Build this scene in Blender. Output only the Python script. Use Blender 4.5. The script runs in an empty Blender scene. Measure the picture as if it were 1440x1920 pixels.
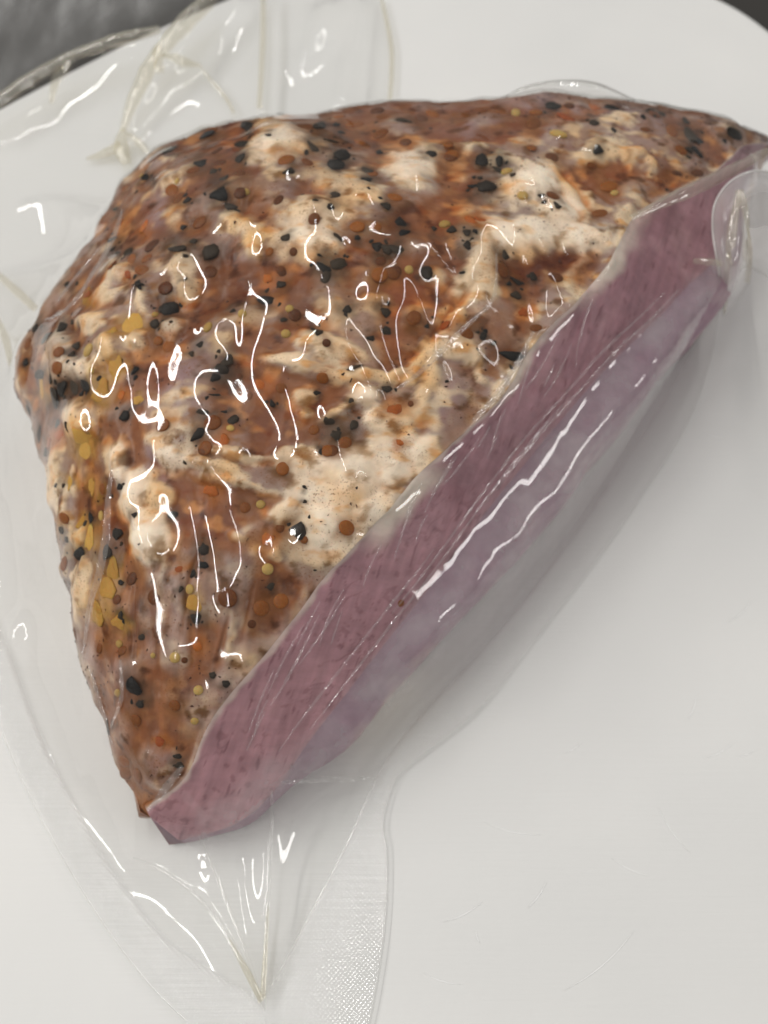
import bpy, bmesh, math, random
import numpy as np
from mathutils import Vector, Matrix

random.seed(7)
RNG = np.random.default_rng(7)
scene = bpy.context.scene
C = scene.collection

# ------------------------------------------------------------------ camera
CAM_H, PITCH, FPX = 0.25, math.radians(62), 1700.0      # metres, angle below the horizon, focal length in photo pixels
cam_d = bpy.data.cameras.new('camera')
cam = bpy.data.objects.new('camera', cam_d)
C.objects.link(cam)
cam.location = (0, 0, CAM_H)
cam.rotation_euler = (math.pi / 2 - PITCH, 0, 0)
cam_d.sensor_fit = 'VERTICAL'
cam_d.sensor_height = 36
cam_d.lens = FPX / 1920 * 36
cam_d.clip_start, cam_d.clip_end = 0.01, 50
cam_d.dof.use_dof = True
cam_d.dof.focus_distance = 0.20
cam_d.dof.aperture_fstop = 14
scene.camera = cam

# ------------------------------------------------------------------ light: strip lamps of a kitchen ceiling
world = bpy.data.worlds.new('World')
scene.world = world
world.use_nodes = True
bg = world.node_tree.nodes['Background']
bg.inputs['Color'].default_value = (1.0, 0.98, 0.96, 1)
bg.inputs['Strength'].default_value = 0.28

def strip_lamp(name, loc, target, length, width, power, col, roll_dir):
    d = bpy.data.lights.new(name, 'AREA')
    d.shape = 'RECTANGLE'
    d.size, d.size_y = length, width
    d.energy = power
    d.color = col
    o = bpy.data.objects.new(name, d)
    C.objects.link(o)
    z = (Vector(loc) - Vector(target)).normalized()
    x = Vector(roll_dir)
    x = (x - z * x.dot(z)).normalized()
    y = z.cross(x)
    m = Matrix((x, y, z)).transposed().to_4x4()
    m.translation = Vector(loc)
    o.matrix_world = m
    return o

LC = (1.0, 0.98, 0.95)
for lx, ly, ln, wd, pw in ((-0.36, 0.48, 0.50, 0.024, 2.3), (-0.30, 1.12, 0.50, 0.024, 2.5), (-0.52, -0.22, 0.45, 0.024, 1.8), (-0.46, -0.80, 0.45, 0.024, 1.8),
                           (-1.45, 0.62, 1.1, 0.07, 12.0), (-1.55, -0.35, 0.9, 0.07, 8.0), (0.34, 0.60, 0.45, 0.022, 0.9), (0.40, 1.20, 0.45, 0.022, 1.0), (0.95, 0.55, 0.6, 0.024, 0.7)):
    strip_lamp('ceiling_strip_lamp', (lx, ly, 1.27 if lx > -1 else 1.15), (0, 0.15, 0), ln, wd, pw, LC, (0.10, 1, 0))
strip_lamp('wall_strip_lamp', (2.3, -0.60, 0.72), (0, 0.15, 0), 1.0, 0.26, 13, LC, (0.15, 1, 0))

scene.view_settings.view_transform = 'Standard'
scene.view_settings.look = 'None'
scene.view_settings.exposure = -0.08
scene.view_settings.gamma = 1.0
scene.cycles.max_bounces = 10
scene.cycles.transparent_max_bounces = 24
scene.cycles.caustics_reflective = False
scene.cycles.caustics_refractive = False
scene.cycles.sample_clamp_indirect = 4

# ------------------------------------------------------------------ helpers
cp, sp = math.cos(PITCH), math.sin(PITCH)
def pix(x, y, z=0.0):
    """photo pixel -> the point of that line of sight at height z"""
    x = np.asarray(x, float); y = np.asarray(y, float); z = np.asarray(z, float)
    dx = (x - 720) / FPX; dy = (960 - y) / FPX
    dY = cp + dy * sp; dZ = -sp + dy * cp
    t = (z - CAM_H) / dZ
    return np.stack(np.broadcast_arrays(t * dx, t * dY, z), -1)

def to_pix(v):
    v = np.asarray(v, float)
    X, Y, Z = v[..., 0], v[..., 1], v[..., 2] - CAM_H
    dep = Y * cp - Z * sp
    up = Y * sp + Z * cp
    return 720 + FPX * X / dep, 960 - FPX * up / dep

_perm = np.random.default_rng(3).permutation(256)
_perm = np.concatenate([_perm, _perm, _perm])
_grad = np.random.default_rng(4).normal(size=(256, 3))
_grad /= np.linalg.norm(_grad, axis=1)[:, None]
def noise(p, scale, seed=0.0):
    """gradient noise, about -1..1; scale is the wavelength in metres"""
    p = np.asarray(p, float) / scale + seed * 17.31
    i = np.floor(p).astype(int); f = p - i
    u = f * f * f * (f * (f * 6 - 15) + 10)
    out = 0
    for a in (0, 1):
        for b in (0, 1):
            for c in (0, 1):
                h = _perm[_perm[_perm[(i[..., 0] + a) & 255] + ((i[..., 1] + b) & 255)] + ((i[..., 2] + c) & 255)]
                g = _grad[h]
                d = g[..., 0] * (f[..., 0] - a) + g[..., 1] * (f[..., 1] - b) + g[..., 2] * (f[..., 2] - c)
                w = (u[..., 0] if a else 1 - u[..., 0]) * (u[..., 1] if b else 1 - u[..., 1]) * (u[..., 2] if c else 1 - u[..., 2])
                out = out + d * w
    return out * 1.7
def fbm(p, scale, seed=0.0, n=3):
    s, a, tot = 0, 1.0, 0
    for k in range(n):
        s = s + a * noise(p, scale / 2 ** k, seed + k); tot += a; a *= 0.5
    return s / tot * 1.3
def sstep(a, b, x):
    t = np.clip((x - a) / (b - a), 0, 1)
    return t * t * (3 - 2 * t)

def catmull(ctrl, t):
    """ctrl (n, ...), t in 0..n-1"""
    n = len(ctrl)
    i = np.clip(np.floor(t).astype(int), 0, n - 2); f = (t - i)
    g = lambda k: ctrl[np.clip(k, 0, n - 1)]
    p0, p1, p2, p3 = g(i - 1), g(i), g(i + 1), g(i + 2)
    f = f.reshape((-1,) + (1,) * (ctrl.ndim - 1))
    return 0.5 * (2 * p1 + (p2 - p0) * f + (2 * p0 - 5 * p1 + 4 * p2 - p3) * f ** 2 + (3 * p1 - p0 - 3 * p2 + p3) * f ** 3)

def smooth_line(pts, n):
    pts = np.asarray(pts, float)
    d = np.concatenate([[0], np.cumsum(np.linalg.norm(np.diff(pts, axis=0), axis=1))])
    t = np.interp(np.linspace(0, d[-1], n), d, np.arange(len(pts)))
    return catmull(pts, t)

def mesh_obj(name, verts, faces, mat, parent=None, smooth=True, origin=None):
    verts = np.asarray(verts, np.float32).reshape(-1, 3)
    if origin is not None:
        verts = verts - np.asarray(origin, np.float32)
    me = bpy.data.meshes.new(name)
    faces = np.asarray(faces, np.int32)
    k = faces.shape[1]
    me.vertices.add(len(verts)); me.vertices.foreach_set('co', verts.ravel())
    me.loops.add(faces.size); me.loops.foreach_set('vertex_index', faces.ravel())
    me.polygons.add(len(faces))
    me.polygons.foreach_set('loop_start', np.arange(0, faces.size, k, dtype=np.int32))
    me.polygons.foreach_set('loop_total', np.full(len(faces), k, np.int32))
    me.update(calc_edges=True)
    me.validate()
    me.polygons.foreach_set('use_smooth', np.full(len(me.polygons), smooth))
    if mat: me.materials.append(mat)
    o = bpy.data.objects.new(name, me)
    C.objects.link(o)
    if parent is not None: o.parent = parent
    return o

def grid_faces(nr, nc, idx=None):
    a = np.arange(nr * nc).reshape(nr, nc) if idx is None else idx
    return np.stack([a[:-1, :-1], a[1:, :-1], a[1:, 1:], a[:-1, 1:]], -1).reshape(-1, 4)

def attr(o, name, vals):
    vals = np.asarray(vals, np.float32)
    if vals.ndim == 2:
        a = o.data.color_attributes.new(name, 'FLOAT_COLOR', 'POINT')
        v = np.ones((len(vals), 4), np.float32); v[:, :3] = vals
        a.data.foreach_set('color', v.ravel())
    else:
        a = o.data.attributes.new(name, 'FLOAT', 'POINT')
        a.data.foreach_set('value', vals)

def tag(o, label, cat, group=None):
    o['label'] = label; o['category'] = cat
    if group: o['group'] = group

# ------------------------------------------------------------------ materials
def new_mat(name):
    m = bpy.data.materials.new(name); m.use_nodes = True
    nt = m.node_tree
    for n in list(nt.nodes): nt.nodes.remove(n)
    out = nt.nodes.new('ShaderNodeOutputMaterial')
    return m, nt, out
def N(nt, kind, **kw):
    n = nt.nodes.new(kind)
    for k, v in kw.items():
        if hasattr(n, k) and not k[0].isupper(): setattr(n, k, v)
        else: n.inputs[k.replace('_', ' ')].default_value = v
    return n
def math_n(nt, op, a, b=None, clamp=False):
    n = nt.nodes.new('ShaderNodeMath'); n.operation = op; n.use_clamp = clamp
    for i, v in enumerate((a, b)):
        if v is None: continue
        if isinstance(v, (int, float)): n.inputs[i].default_value = v
        else: nt.links.new(v, n.inputs[i])
    return n.outputs[0]

def mat_board():
    m, nt, out = new_mat('white_plastic')
    b = N(nt, 'ShaderNodeBsdfPrincipled')
    tc = N(nt, 'ShaderNodeTexCoord')
    n1 = N(nt, 'ShaderNodeTexNoise'); n1.inputs['Scale'].default_value = 9; n1.inputs['Detail'].default_value = 3
    nt.links.new(tc.outputs['Object'], n1.inputs['Vector'])
    r = N(nt, 'ShaderNodeValToRGB')
    r.color_ramp.elements[0].color = (0.70, 0.70, 0.685, 1); r.color_ramp.elements[0].position = 0.3
    r.color_ramp.elements[1].color = (0.76, 0.755, 0.735, 1); r.color_ramp.elements[1].position = 0.7
    nt.links.new(n1.outputs['Fac'], r.inputs['Fac'])
    # sparse grey specks
    v = N(nt, 'ShaderNodeTexVoronoi'); v.inputs['Scale'].default_value = 62
    nt.links.new(tc.outputs['Object'], v.inputs['Vector'])
    lt = math_n(nt, 'LESS_THAN', v.outputs['Distance'], 0.03)
    sep = N(nt, 'ShaderNodeSeparateColor'); nt.links.new(v.outputs['Color'], sep.inputs[0])
    gate = math_n(nt, 'GREATER_THAN', sep.outputs[0], 0.93)
    fac = math_n(nt, 'MULTIPLY', math_n(nt, 'MULTIPLY', lt, gate), 0.45)
    mx = N(nt, 'ShaderNodeMix', data_type='RGBA'); mx.inputs[7].default_value = (0.33, 0.30, 0.26, 1)
    nt.links.new(fac, mx.inputs[0]); nt.links.new(r.outputs[0], mx.inputs[6])
    nt.links.new(mx.outputs[2], b.inputs['Base Color'])
    b.inputs['Roughness'].default_value = 0.42
    b.inputs['Specular IOR Level'].default_value = 0.35
    # knife scratches: stretched noise
    mp = N(nt, 'ShaderNodeMapping'); mp.inputs['Scale'].default_value = (40, 900, 40); mp.inputs['Rotation'].default_value = (0, 0, 0.55)
    nt.links.new(tc.outputs['Object'], mp.inputs['Vector'])
    n2 = N(nt, 'ShaderNodeTexNoise'); n2.inputs['Scale'].default_value = 1; n2.inputs['Detail'].default_value = 2
    nt.links.new(mp.outputs[0], n2.inputs['Vector'])
    n3 = N(nt, 'ShaderNodeTexNoise'); n3.inputs['Scale'].default_value = 260; n3.inputs['Detail'].default_value = 2
    nt.links.new(tc.outputs['Object'], n3.inputs['Vector'])
    bp = N(nt, 'ShaderNodeBump'); bp.inputs['Strength'].default_value = 0.10; bp.inputs['Distance'].default_value = 0.0008
    nt.links.new(math_n(nt, 'ADD', n2.outputs['Fac'], n3.outputs['Fac']), bp.inputs['Height'])
    nt.links.new(bp.outputs[0], b.inputs['Normal'])
    nt.links.new(b.outputs[0], out.inputs[0])
    return m

def mat_table():
    m, nt, out = new_mat('dark_worktop')
    b = N(nt, 'ShaderNodeBsdfPrincipled')
    n1 = N(nt, 'ShaderNodeTexNoise'); n1.inputs['Scale'].default_value = 30; n1.inputs['Detail'].default_value = 5
    r = N(nt, 'ShaderNodeValToRGB')
    r.color_ramp.elements[0].color = (0.016, 0.014, 0.012, 1); r.color_ramp.elements[1].color = (0.035, 0.031, 0.026, 1)
    nt.links.new(n1.outputs['Fac'], r.inputs['Fac']); nt.links.new(r.outputs[0], b.inputs['Base Color'])
    b.inputs['Roughness'].default_value = 0.5
    nt.links.new(b.outputs[0], out.inputs[0])
    return m

def mat_meat(name, rough, bump_scale, bump, stretch=None, powder=0.0):
    m, nt, out = new_mat(name)
    b = N(nt, 'ShaderNodeBsdfPrincipled')
    a = N(nt, 'ShaderNodeVertexColor', layer_name='tint')
    tc = N(nt, 'ShaderNodeTexCoord')
    mp = N(nt, 'ShaderNodeMapping')
    if stretch: mp.inputs['Rotation'].default_value = stretch[0]; mp.inputs['Scale'].default_value = stretch[1]
    nt.links.new(tc.outputs['Object'], mp.inputs['Vector'])
    n1 = N(nt, 'ShaderNodeTexNoise'); n1.inputs['Scale'].default_value = bump_scale; n1.inputs['Detail'].default_value = 4
    nt.links.new(mp.outputs[0], n1.inputs['Vector'])
    mr = N(nt, 'ShaderNodeMapRange'); mr.inputs[1].default_value = 0.3; mr.inputs[2].default_value = 0.7
    mr.inputs[3].default_value = 0.90; mr.inputs[4].default_value = 1.08
    nt.links.new(n1.outputs['Fac'], mr.inputs[0])
    mul = N(nt, 'ShaderNodeVectorMath', operation='MULTIPLY')
    nt.links.new(a.outputs['Color'], mul.inputs[0]); nt.links.new(mr.outputs[0], mul.inputs[1])
    csrc = mul.outputs[0]
    if powder:                                            # fine paprika and pepper powder, and hair-fine fibre
        n4 = N(nt, 'ShaderNodeTexNoise'); n4.inputs['Scale'].default_value = 1900; n4.inputs['Detail'].default_value = 2
        nt.links.new(tc.outputs['Object'], n4.inputs['Vector'])
        n5 = N(nt, 'ShaderNodeTexNoise'); n5.inputs['Scale'].default_value = 130; n5.inputs['Detail'].default_value = 3
        nt.links.new(tc.outputs['Object'], n5.inputs['Vector'])
        m5 = N(nt, 'ShaderNodeMapRange'); m5.inputs[1].default_value = 0.42; m5.inputs[2].default_value = 0.62
        nt.links.new(n5.outputs['Fac'], m5.inputs[0])
        m4 = N(nt, 'ShaderNodeMapRange'); m4.inputs[1].default_value = 0.58; m4.inputs[2].default_value = 0.68
        nt.links.new(n4.outputs['Fac'], m4.inputs[0])
        pf = math_n(nt, 'MULTIPLY', math_n(nt, 'MULTIPLY', m4.outputs[0], m5.outputs[0]), powder)
        mxp = N(nt, 'ShaderNodeMix', data_type='RGBA'); mxp.inputs[7].default_value = (0.20, 0.065, 0.015, 1)
        nt.links.new(pf, mxp.inputs[0]); nt.links.new(csrc, mxp.inputs[6])
        csrc = mxp.outputs[2]
    nt.links.new(csrc, b.inputs['Base Color'])
    b.inputs['Roughness'].default_value = rough
    b.inputs['Subsurface Weight'].default_value = 0.2
    b.inputs['Specular IOR Level'].default_value = 0.20
    b.inputs['Subsurface Radius'].default_value = (1.0, 0.45, 0.3)
    b.inputs['Subsurface Scale'].default_value = 0.0025
    bp = N(nt, 'ShaderNodeBump'); bp.inputs['Strength'].default_value = bump; bp.inputs['Distance'].default_value = 0.0006
    nt.links.new(n1.outputs['Fac'], bp.inputs['Height']); nt.links.new(bp.outputs[0], b.inputs['Normal'])
    nt.links.new(b.outputs[0], out.inputs[0])
    return m

def mat_spice(name, c0, c1, rough=0.45, sss=0.0, grain=900):
    m, nt, out = new_mat(name)
    b = N(nt, 'ShaderNodeBsdfPrincipled')
    oi = N(nt, 'ShaderNodeObjectInfo')
    tc = N(nt, 'ShaderNodeTexCoord')
    n1 = N(nt, 'ShaderNodeTexNoise'); n1.inputs['Scale'].default_value = 3.0; n1.inputs['Detail'].default_value = 4
    nt.links.new(tc.outputs['Object'], n1.inputs['Vector'])
    f = math_n(nt, 'ADD', math_n(nt, 'MULTIPLY', oi.outputs['Random'], 0.7), math_n(nt, 'MULTIPLY', n1.outputs['Fac'], 0.5))
    r = N(nt, 'ShaderNodeValToRGB')
    r.color_ramp.elements[0].color = (*c0, 1); r.color_ramp.elements[0].position = 0.2
    r.color_ramp.elements[1].color = (*c1, 1); r.color_ramp.elements[1].position = 1.0
    nt.links.new(f, r.inputs['Fac']); nt.links.new(r.outputs[0], b.inputs['Base Color'])
    b.inputs['Roughness'].default_value = rough
    b.inputs['Specular IOR Level'].default_value = 0.15
    if sss:
        b.inputs['Subsurface Weight'].default_value = sss; b.inputs['Subsurface Scale'].default_value = 0.0015
    bp = N(nt, 'ShaderNodeBump'); bp.inputs['Strength'].default_value = 0.5; bp.inputs['Distance'].default_value = 0.0004
    nt.links.new(n1.outputs['Fac'], bp.inputs['Height']); nt.links.new(bp.outputs[0], b.inputs['Normal'])
    nt.links.new(b.outputs[0], out.inputs[0])
    return m

def mat_film(name, tint=(0.97, 0.97, 0.955), rough=0.035, r0=0.075, haze=0.02, weave=False, use_attr=False, haze_col=(0.9, 0.9, 0.88)):
    m, nt, out = new_mat(name)
    geo = N(nt, 'ShaderNodeNewGeometry')
    nrm = geo.outputs['Normal']
    tr = N(nt, 'ShaderNodeBsdfTransparent'); tr.inputs[0].default_value = (*tint, 1)
    gl = N(nt, 'ShaderNodeBsdfGlossy'); gl.inputs['Color'].default_value = (1, 1, 1, 1); gl.inputs['Roughness'].default_value = rough
    if weave:
        tc = N(nt, 'ShaderNodeTexCoord')
        hs = []
        for rot in (weave[1], weave[1] + math.pi / 2):
            mp = N(nt, 'ShaderNodeMapping'); mp.inputs['Rotation'].default_value = (0, 0, rot)
            nt.links.new(tc.outputs['Object'], mp.inputs['Vector'])
            w = N(nt, 'ShaderNodeTexWave', wave_type='BANDS', bands_direction='X'); w.inputs['Scale'].default_value = weave[0]
            w.inputs['Distortion'].default_value = 0.4; w.inputs['Detail'].default_value = 0
            nt.links.new(mp.outputs[0], w.inputs['Vector']); hs.append(w.outputs['Fac'])
        nz = N(nt, 'ShaderNodeTexNoise'); nz.inputs['Scale'].default_value = 420
        nt.links.new(tc.outputs['Object'], nz.inputs['Vector'])
        h = math_n(nt, 'ADD', math_n(nt, 'ADD', hs[0], hs[1]), math_n(nt, 'MULTIPLY', nz.outputs['Fac'], 0.8))
        bp = N(nt, 'ShaderNodeBump'); bp.inputs['Strength'].default_value = weave[2]; bp.inputs['Distance'].default_value = 0.0003
        nt.links.new(h, bp.inputs['Height']); nt.links.new(bp.outputs[0], gl.inputs['Normal'])
    dt = N(nt, 'ShaderNodeVectorMath', operation='DOT_PRODUCT')
    nt.links.new(nrm, dt.inputs[0]); nt.links.new(geo.outputs['Incoming'], dt.inputs[1])
    c = math_n(nt, 'ABSOLUTE', dt.outputs['Value'])
    one = math_n(nt, 'SUBTRACT', 1.0, c, clamp=True)
    F = math_n(nt, 'ADD', math_n(nt, 'MULTIPLY', math_n(nt, 'POWER', one, 5.0), 1 - r0), r0, clamp=True)
    # milky share
    df = N(nt, 'ShaderNodeBsdfDiffuse'); df.inputs[0].default_value = (*haze_col, 1)
    tl = N(nt, 'ShaderNodeBsdfTranslucent'); tl.inputs[0].default_value = (*haze_col, 1)
    milk = N(nt, 'ShaderNodeMixShader'); milk.inputs[0].default_value = 0.5
    nt.links.new(df.outputs[0], milk.inputs[1]); nt.links.new(tl.outputs[0], milk.inputs[2])
    m1 = N(nt, 'ShaderNodeMixShader')
    if use_attr:
        at = N(nt, 'ShaderNodeAttribute', attribute_name='haze')
        nt.links.new(math_n(nt, 'ADD', at.outputs['Fac'], haze, clamp=True), m1.inputs[0])
    else:
        # grazing views look through more plastic
        nt.links.new(math_n(nt, 'ADD', math_n(nt, 'MULTIPLY', math_n(nt, 'POWER', one, 3.0), 0.25), haze, clamp=True), m1.inputs[0])
    nt.links.new(tr.outputs[0], m1.inputs[1]); nt.links.new(milk.outputs[0], m1.inputs[2])
    m2 = N(nt, 'ShaderNodeMixShader')
    nt.links.new(F, m2.inputs[0]); nt.links.new(m1.outputs[0], m2.inputs[1]); nt.links.new(gl.outputs[0], m2.inputs[2])
    nt.links.new(m2.outputs[0], out.inputs[0])
    return m

M = dict(
    board=mat_board(), table=mat_table(),
    crust=mat_meat('spiced_rind', 0.32, 420, 0.25, powder=0.75),
    face=mat_meat('cut_ham', 0.42, 260, 0.35, ((0, 0, 0.9), (0.35, 1.6, 1))),
    under=mat_meat('ham_underside', 0.5, 400, 0.3),
    pepper=mat_spice('black_pepper', (0.006, 0.006, 0.006), (0.042, 0.028, 0.016), 0.5),
    amber=mat_spice('brown_mustard', (0.075, 0.022, 0.006), (0.27, 0.085, 0.012), 0.35, 0.3),
    yellow=mat_spice('yellow_mustard', (0.33, 0.20, 0.05), (0.50, 0.34, 0.11), 0.4, 0.3),
    garlic=mat_spice('yellow_flake', (0.40, 0.20, 0.035), (0.58, 0.33, 0.07), 0.5, 0.3),
    chili=mat_spice('paprika_flake', (0.25, 0.05, 0.008), (0.45, 0.13, 0.02), 0.4, 0.3),
    dust=mat_spice('pepper_dust', (0.03, 0.012, 0.006), (0.06, 0.02, 0.01), 0.5),
    film=mat_film('vacuum_film', tint=(0.99, 0.99, 0.985), use_attr=True, haze=0.001, r0=0.036, rough=0.055, haze_col=(.95, .95, .94)),
    fold=mat_film('folded_film', tint=(0.95, 0.925, 0.84), r0=0.12, rough=0.06, haze=0.20, haze_col=(0.85, 0.80, 0.66)),
    seal=mat_film('seal_film', tint=(0.996, 0.996, 0.994), r0=0.10, rough=0.13, haze=0.19, weave=(390, 0.72, 0.5), haze_col=(.96, .96, .95)),
    flap=mat_film('flap_film', tint=(0.985, 0.985, 0.975), r0=0.08, rough=0.06, haze=0.14, haze_col=(.95, .95, .94)),
)

# ------------------------------------------------------------------ setting
tab = mesh_obj('worktop', [(-4, -3, -0.021), (4, -3, -0.021), (4, 5, -0.021), (-4, 5, -0.021)], [(0, 1, 2, 3)], M['table'], smooth=False)
tab['kind'] = 'structure'; tab['label'] = 'dark worktop beyond the rounded edge of the board'

ol = [(-.255, .16), (-.225, .25), (-.157, .323), (-.080, .388), (-.01, .425), (.07, .425), (.143, .400), (.179, .353), (.215, .27), (.24, .16), (.245, 0), (.22, -.10), (.1, -.16), (-.1, -.16), (-.22, -.10), (-.255, .03)]
olp = np.array(ol + ol[:3], float)
ring = catmull(olp, np.linspace(1, len(ol) + 1, 241)[:-1])
cen = ring.mean(0)
vs, rows = [], []
for off, z in ((0.0, -0.0205), (0.0, -0.004), (0.0006, -0.002), (0.002, -0.0006), (0.004, 0.0)):
    d = cen - ring; d /= np.linalg.norm(d, axis=1)[:, None]
    q = ring + d * off
    rows.append(np.column_stack([q, np.full(len(q), z)]))
nb = len(ring)
v = np.concatenate(rows + [np.array([[cen[0], cen[1], 0.0]])])
fc = []
for r in range(4):
    for i in range(nb):
        j = (i + 1) % nb
        fc.append((r * nb + i, r * nb + j, (r + 1) * nb + j, (r + 1) * nb + i))
me_b = bpy.data.meshes.new('cutting_board')
me_b.from_pydata(v.tolist(), [], fc + [(4 * nb + i, 4 * nb + (i + 1) % nb, 5 * nb) for i in range(nb)])
for p in me_b.polygons: p.use_smooth = p.index < len(fc)
me_b.materials.append(M['board'])
SCRATCH = [(895,1758,9,75),(1075,1405,16,-32),(1352,1410,26,-28),(1400,1415,14,-20),(870,1715,34,-25),(1130,1810,70,-35),(1260,1560,40,60),(960,1560,46,12),(1390,1150,30,-40),(1340,820,18,10),(1010,1680,26,-50),(1180,1630,30,25),(1300,1330,22,-60),(830,1840,30,15)]
board = bpy.data.objects.new('cutting_board', me_b); C.objects.link(board)
tag(board, 'white plastic cutting board with rounded edge under the vacuum pack', 'cutting board')

sm, snt, sout = new_mat('scored_plastic')
sb = N(snt, 'ShaderNodeBsdfPrincipled'); sb.inputs['Base Color'].default_value = (.86, .86, .85, 1); sb.inputs['Roughness'].default_value = .7
snt.links.new(sb.outputs[0], sout.inputs[0])
for sx, sy, sl, sa in SCRATCH:
    c0 = pix(sx, sy)[:2]; an = math.radians(-sa); d_ = np.array([math.cos(an), math.sin(an)]); n_ = np.array([-d_[1], d_[0]])
    L_ = sl / 6000.0; tt = np.linspace(-1, 1, 9)
    mid_ = c0 + np.outer(tt, d_) * L_ + np.outer(tt ** 2, n_) * L_ * .12
    wd_ = (.00012 * (1 - tt ** 2) + .00001)[:, None] * n_
    q = np.concatenate([np.column_stack([mid_ - wd_, np.full(9, .00008)]), np.column_stack([mid_, np.full(9, .00016)]), np.column_stack([mid_ + wd_, np.full(9, .00008)])])
    mesh_obj('score_mark', q, grid_faces(3, 9), sm, board)

# ------------------------------------------------------------------ the ham: lofted cross sections
# silhouette point | ridge of the cut | lower crease of the cut | lip   (photo pixel and height each)
SEC = [
 ((248, 1528, 0.012),(272, 1522, 0.014),(338, 1576, 0.0056),(346, 1580, 0.0015)),
 ((215, 1430, 0.018),(346, 1458, 0.026),(440, 1545, 0.0109),(455, 1548, 0.002)),
 ((180, 1330, 0.022),(388, 1362, 0.036),(514, 1483, 0.018),(540, 1482, 0.003)),
 ((145, 1210, 0.026),(452, 1276, 0.044),(575, 1395, 0.0255),(650, 1400, 0.004)),
 ((112, 1040, 0.03),(532, 1184, 0.051),(660, 1285, 0.0326),(735, 1300, 0.005)),
 ((95, 930, 0.033),(612, 1078, 0.058),(740, 1182, 0.0412),(812, 1208, 0.006)),
 ((62, 800, 0.034),(700, 985, 0.063),(825, 1075, 0.0447),(890, 1122, 0.007)),
 ((22, 690, 0.033),(790, 885, 0.067),(910, 960, 0.0476),(985, 1020, 0.008)),
 ((75, 580, 0.04),(880, 805, 0.07),(990, 860, 0.0497),(1065, 925, 0.008)),
 ((160, 455, 0.046),(945, 738, 0.072),(1070, 765, 0.054),(1130, 830, 0.006)),
 ((235, 335, 0.05),(1005, 640, 0.074),(1150, 675, 0.0555),(1195, 760, 0.006)),
 ((330, 255, 0.053),(1085, 560, 0.074),(1230, 600, 0.0555),(1262, 665, 0.006)),
 ((520, 213, 0.057),(1135, 500, 0.073),(1290, 535, 0.0547),(1322, 590, 0.007)),
 ((760, 192, 0.06),(1190, 405, 0.071),(1345, 480, 0.0532),(1385, 520, 0.008)),
 ((1010, 183, 0.06),(1270, 355, 0.067),(1378, 402, 0.0442),(1392, 418, 0.012)),
 ((1220, 196, 0.056),(1345, 318, 0.06),(1396, 342, 0.0396),(1404, 350, 0.014)),
 ((1360, 232, 0.05),(1395, 272, 0.054),(1424, 298, 0.0356),(1430, 304, 0.014)),
 ((1440, 262, 0.042),(1450, 268, 0.042),(1456, 279, 0.0277),(1459, 283, 0.014)),
]
LT = [0, 0, 0, 52, 47, 43, 42, 41, 41, 42, 44, 46, 46, 48, 50]      # slope of that shelf, degrees
ZS = .84                                                    # overall height of the lump
CF = [.4, .42, .50, .56, .60] + [.66] * 4 + [.70] * 5 + [.64] * 4
lift_z = lambda v: v * ZS if v > .02 else v
ctrl = []
for S, R, Cc, L in SEC:
    Cc = (Cc[0], Cc[1], R[2] * CF[len(ctrl)]); Lp = L
    S, R, Cc, L = (pix(q[0], q[1], q[2] * ZS) for q in (S, R, Cc, L))
    k_ = len(ctrl)
    if 3 <= k_ <= 14:                                     # the lower lip bulges out below the cut as a shelf
        lo_, hi_ = .002, Cc[2]
        for _ in range(30):
            zm = (lo_ + hi_) / 2; L = pix(Lp[0], Lp[1], zm)
            tl = math.atan2(Cc[2] - L[2], max(1e-6, (L - Cc)[:2] @ np.array([.69, -.72])))
            if tl > math.radians(LT[k_]): lo_ = zm
            else: hi_ = zm
    out = (S - R)[:2]; w = np.linalg.norm(out); out = out / w
    B = np.array([*(S[:2] - out * 0.004), 0.0012]); W = np.array([*(S[:2] - out * 0.0005), S[2] * 0.5])
    b = min(0.14 * w, 0.015) * {11: .75, 12: .5, 13: .45, 14: .5, 15: .6}.get(k_, 1.0)
    m1 = S + (R - S) * 0.30; m1[2] = S[2] + (R[2] - S[2]) * 0.50 + b
    m2 = S + (R - S) * 0.66; m2[2] = S[2] + (R[2] - S[2]) * 0.82 + b * 0.9
    fl = np.array([*(L[:2] + out * 0.004), 0.0012])
    ctrl.append([B, W, S, m1, m2, R, Cc, L, fl])
ctrl = np.array(ctrl)
# even spacing along the piece
mid = ctrl[:, 4]
dd = np.concatenate([[0], np.cumsum(np.linalg.norm(np.diff(mid, axis=0), axis=1) * 0.5 + np.linalg.norm(np.diff(ctrl[:, 5], axis=0), axis=1) * 0.5)])
NK = 540
tk = np.interp(np.linspace(0, dd[-1], NK), dd, np.arange(len(dd)))
loft = catmull(ctrl, tk)                                   # NK x 9 x 3
def panel(cols, n, ease=None):
    c = np.moveaxis(loft[:, cols], 1, 0)
    return np.moveaxis(catmull(c, np.linspace(0, len(cols) - 1, n)), 0, 1)
top_a = panel([0, 1, 2, 3, 4, 5], 330)
s_face = np.linspace(0, 1, 120)[:, None]
face = loft[:, 5][:, None] * (1 - s_face) + loft[:, 6][:, None] * s_face
lip = panel([6, 7, 8], 40)
floor = np.linspace(0, 1, 6)[1:-1, None]
flo = loft[:, 8][:, None] * (1 - floor) + loft[:, 0][:, None] * floor
G0 = np.concatenate([top_a, face[:, 1:], lip[:, 1:], flo, top_a[:, :1]], 1)   # one closed sheet
nT, nF, nL = 330, 119, 39
def normals(G):
    du = np.gradient(G, axis=0); dv = np.gradient(G, axis=1)
    n = np.cross(dv, du); l = np.linalg.norm(n, axis=-1, keepdims=True)
    return n / np.maximum(l, 1e-12)
nrm0 = normals(G0)
if nrm0[NK // 2, 200, 2] < 0: nrm0 = -nrm0; FLIP = True
else: FLIP = False
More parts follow.
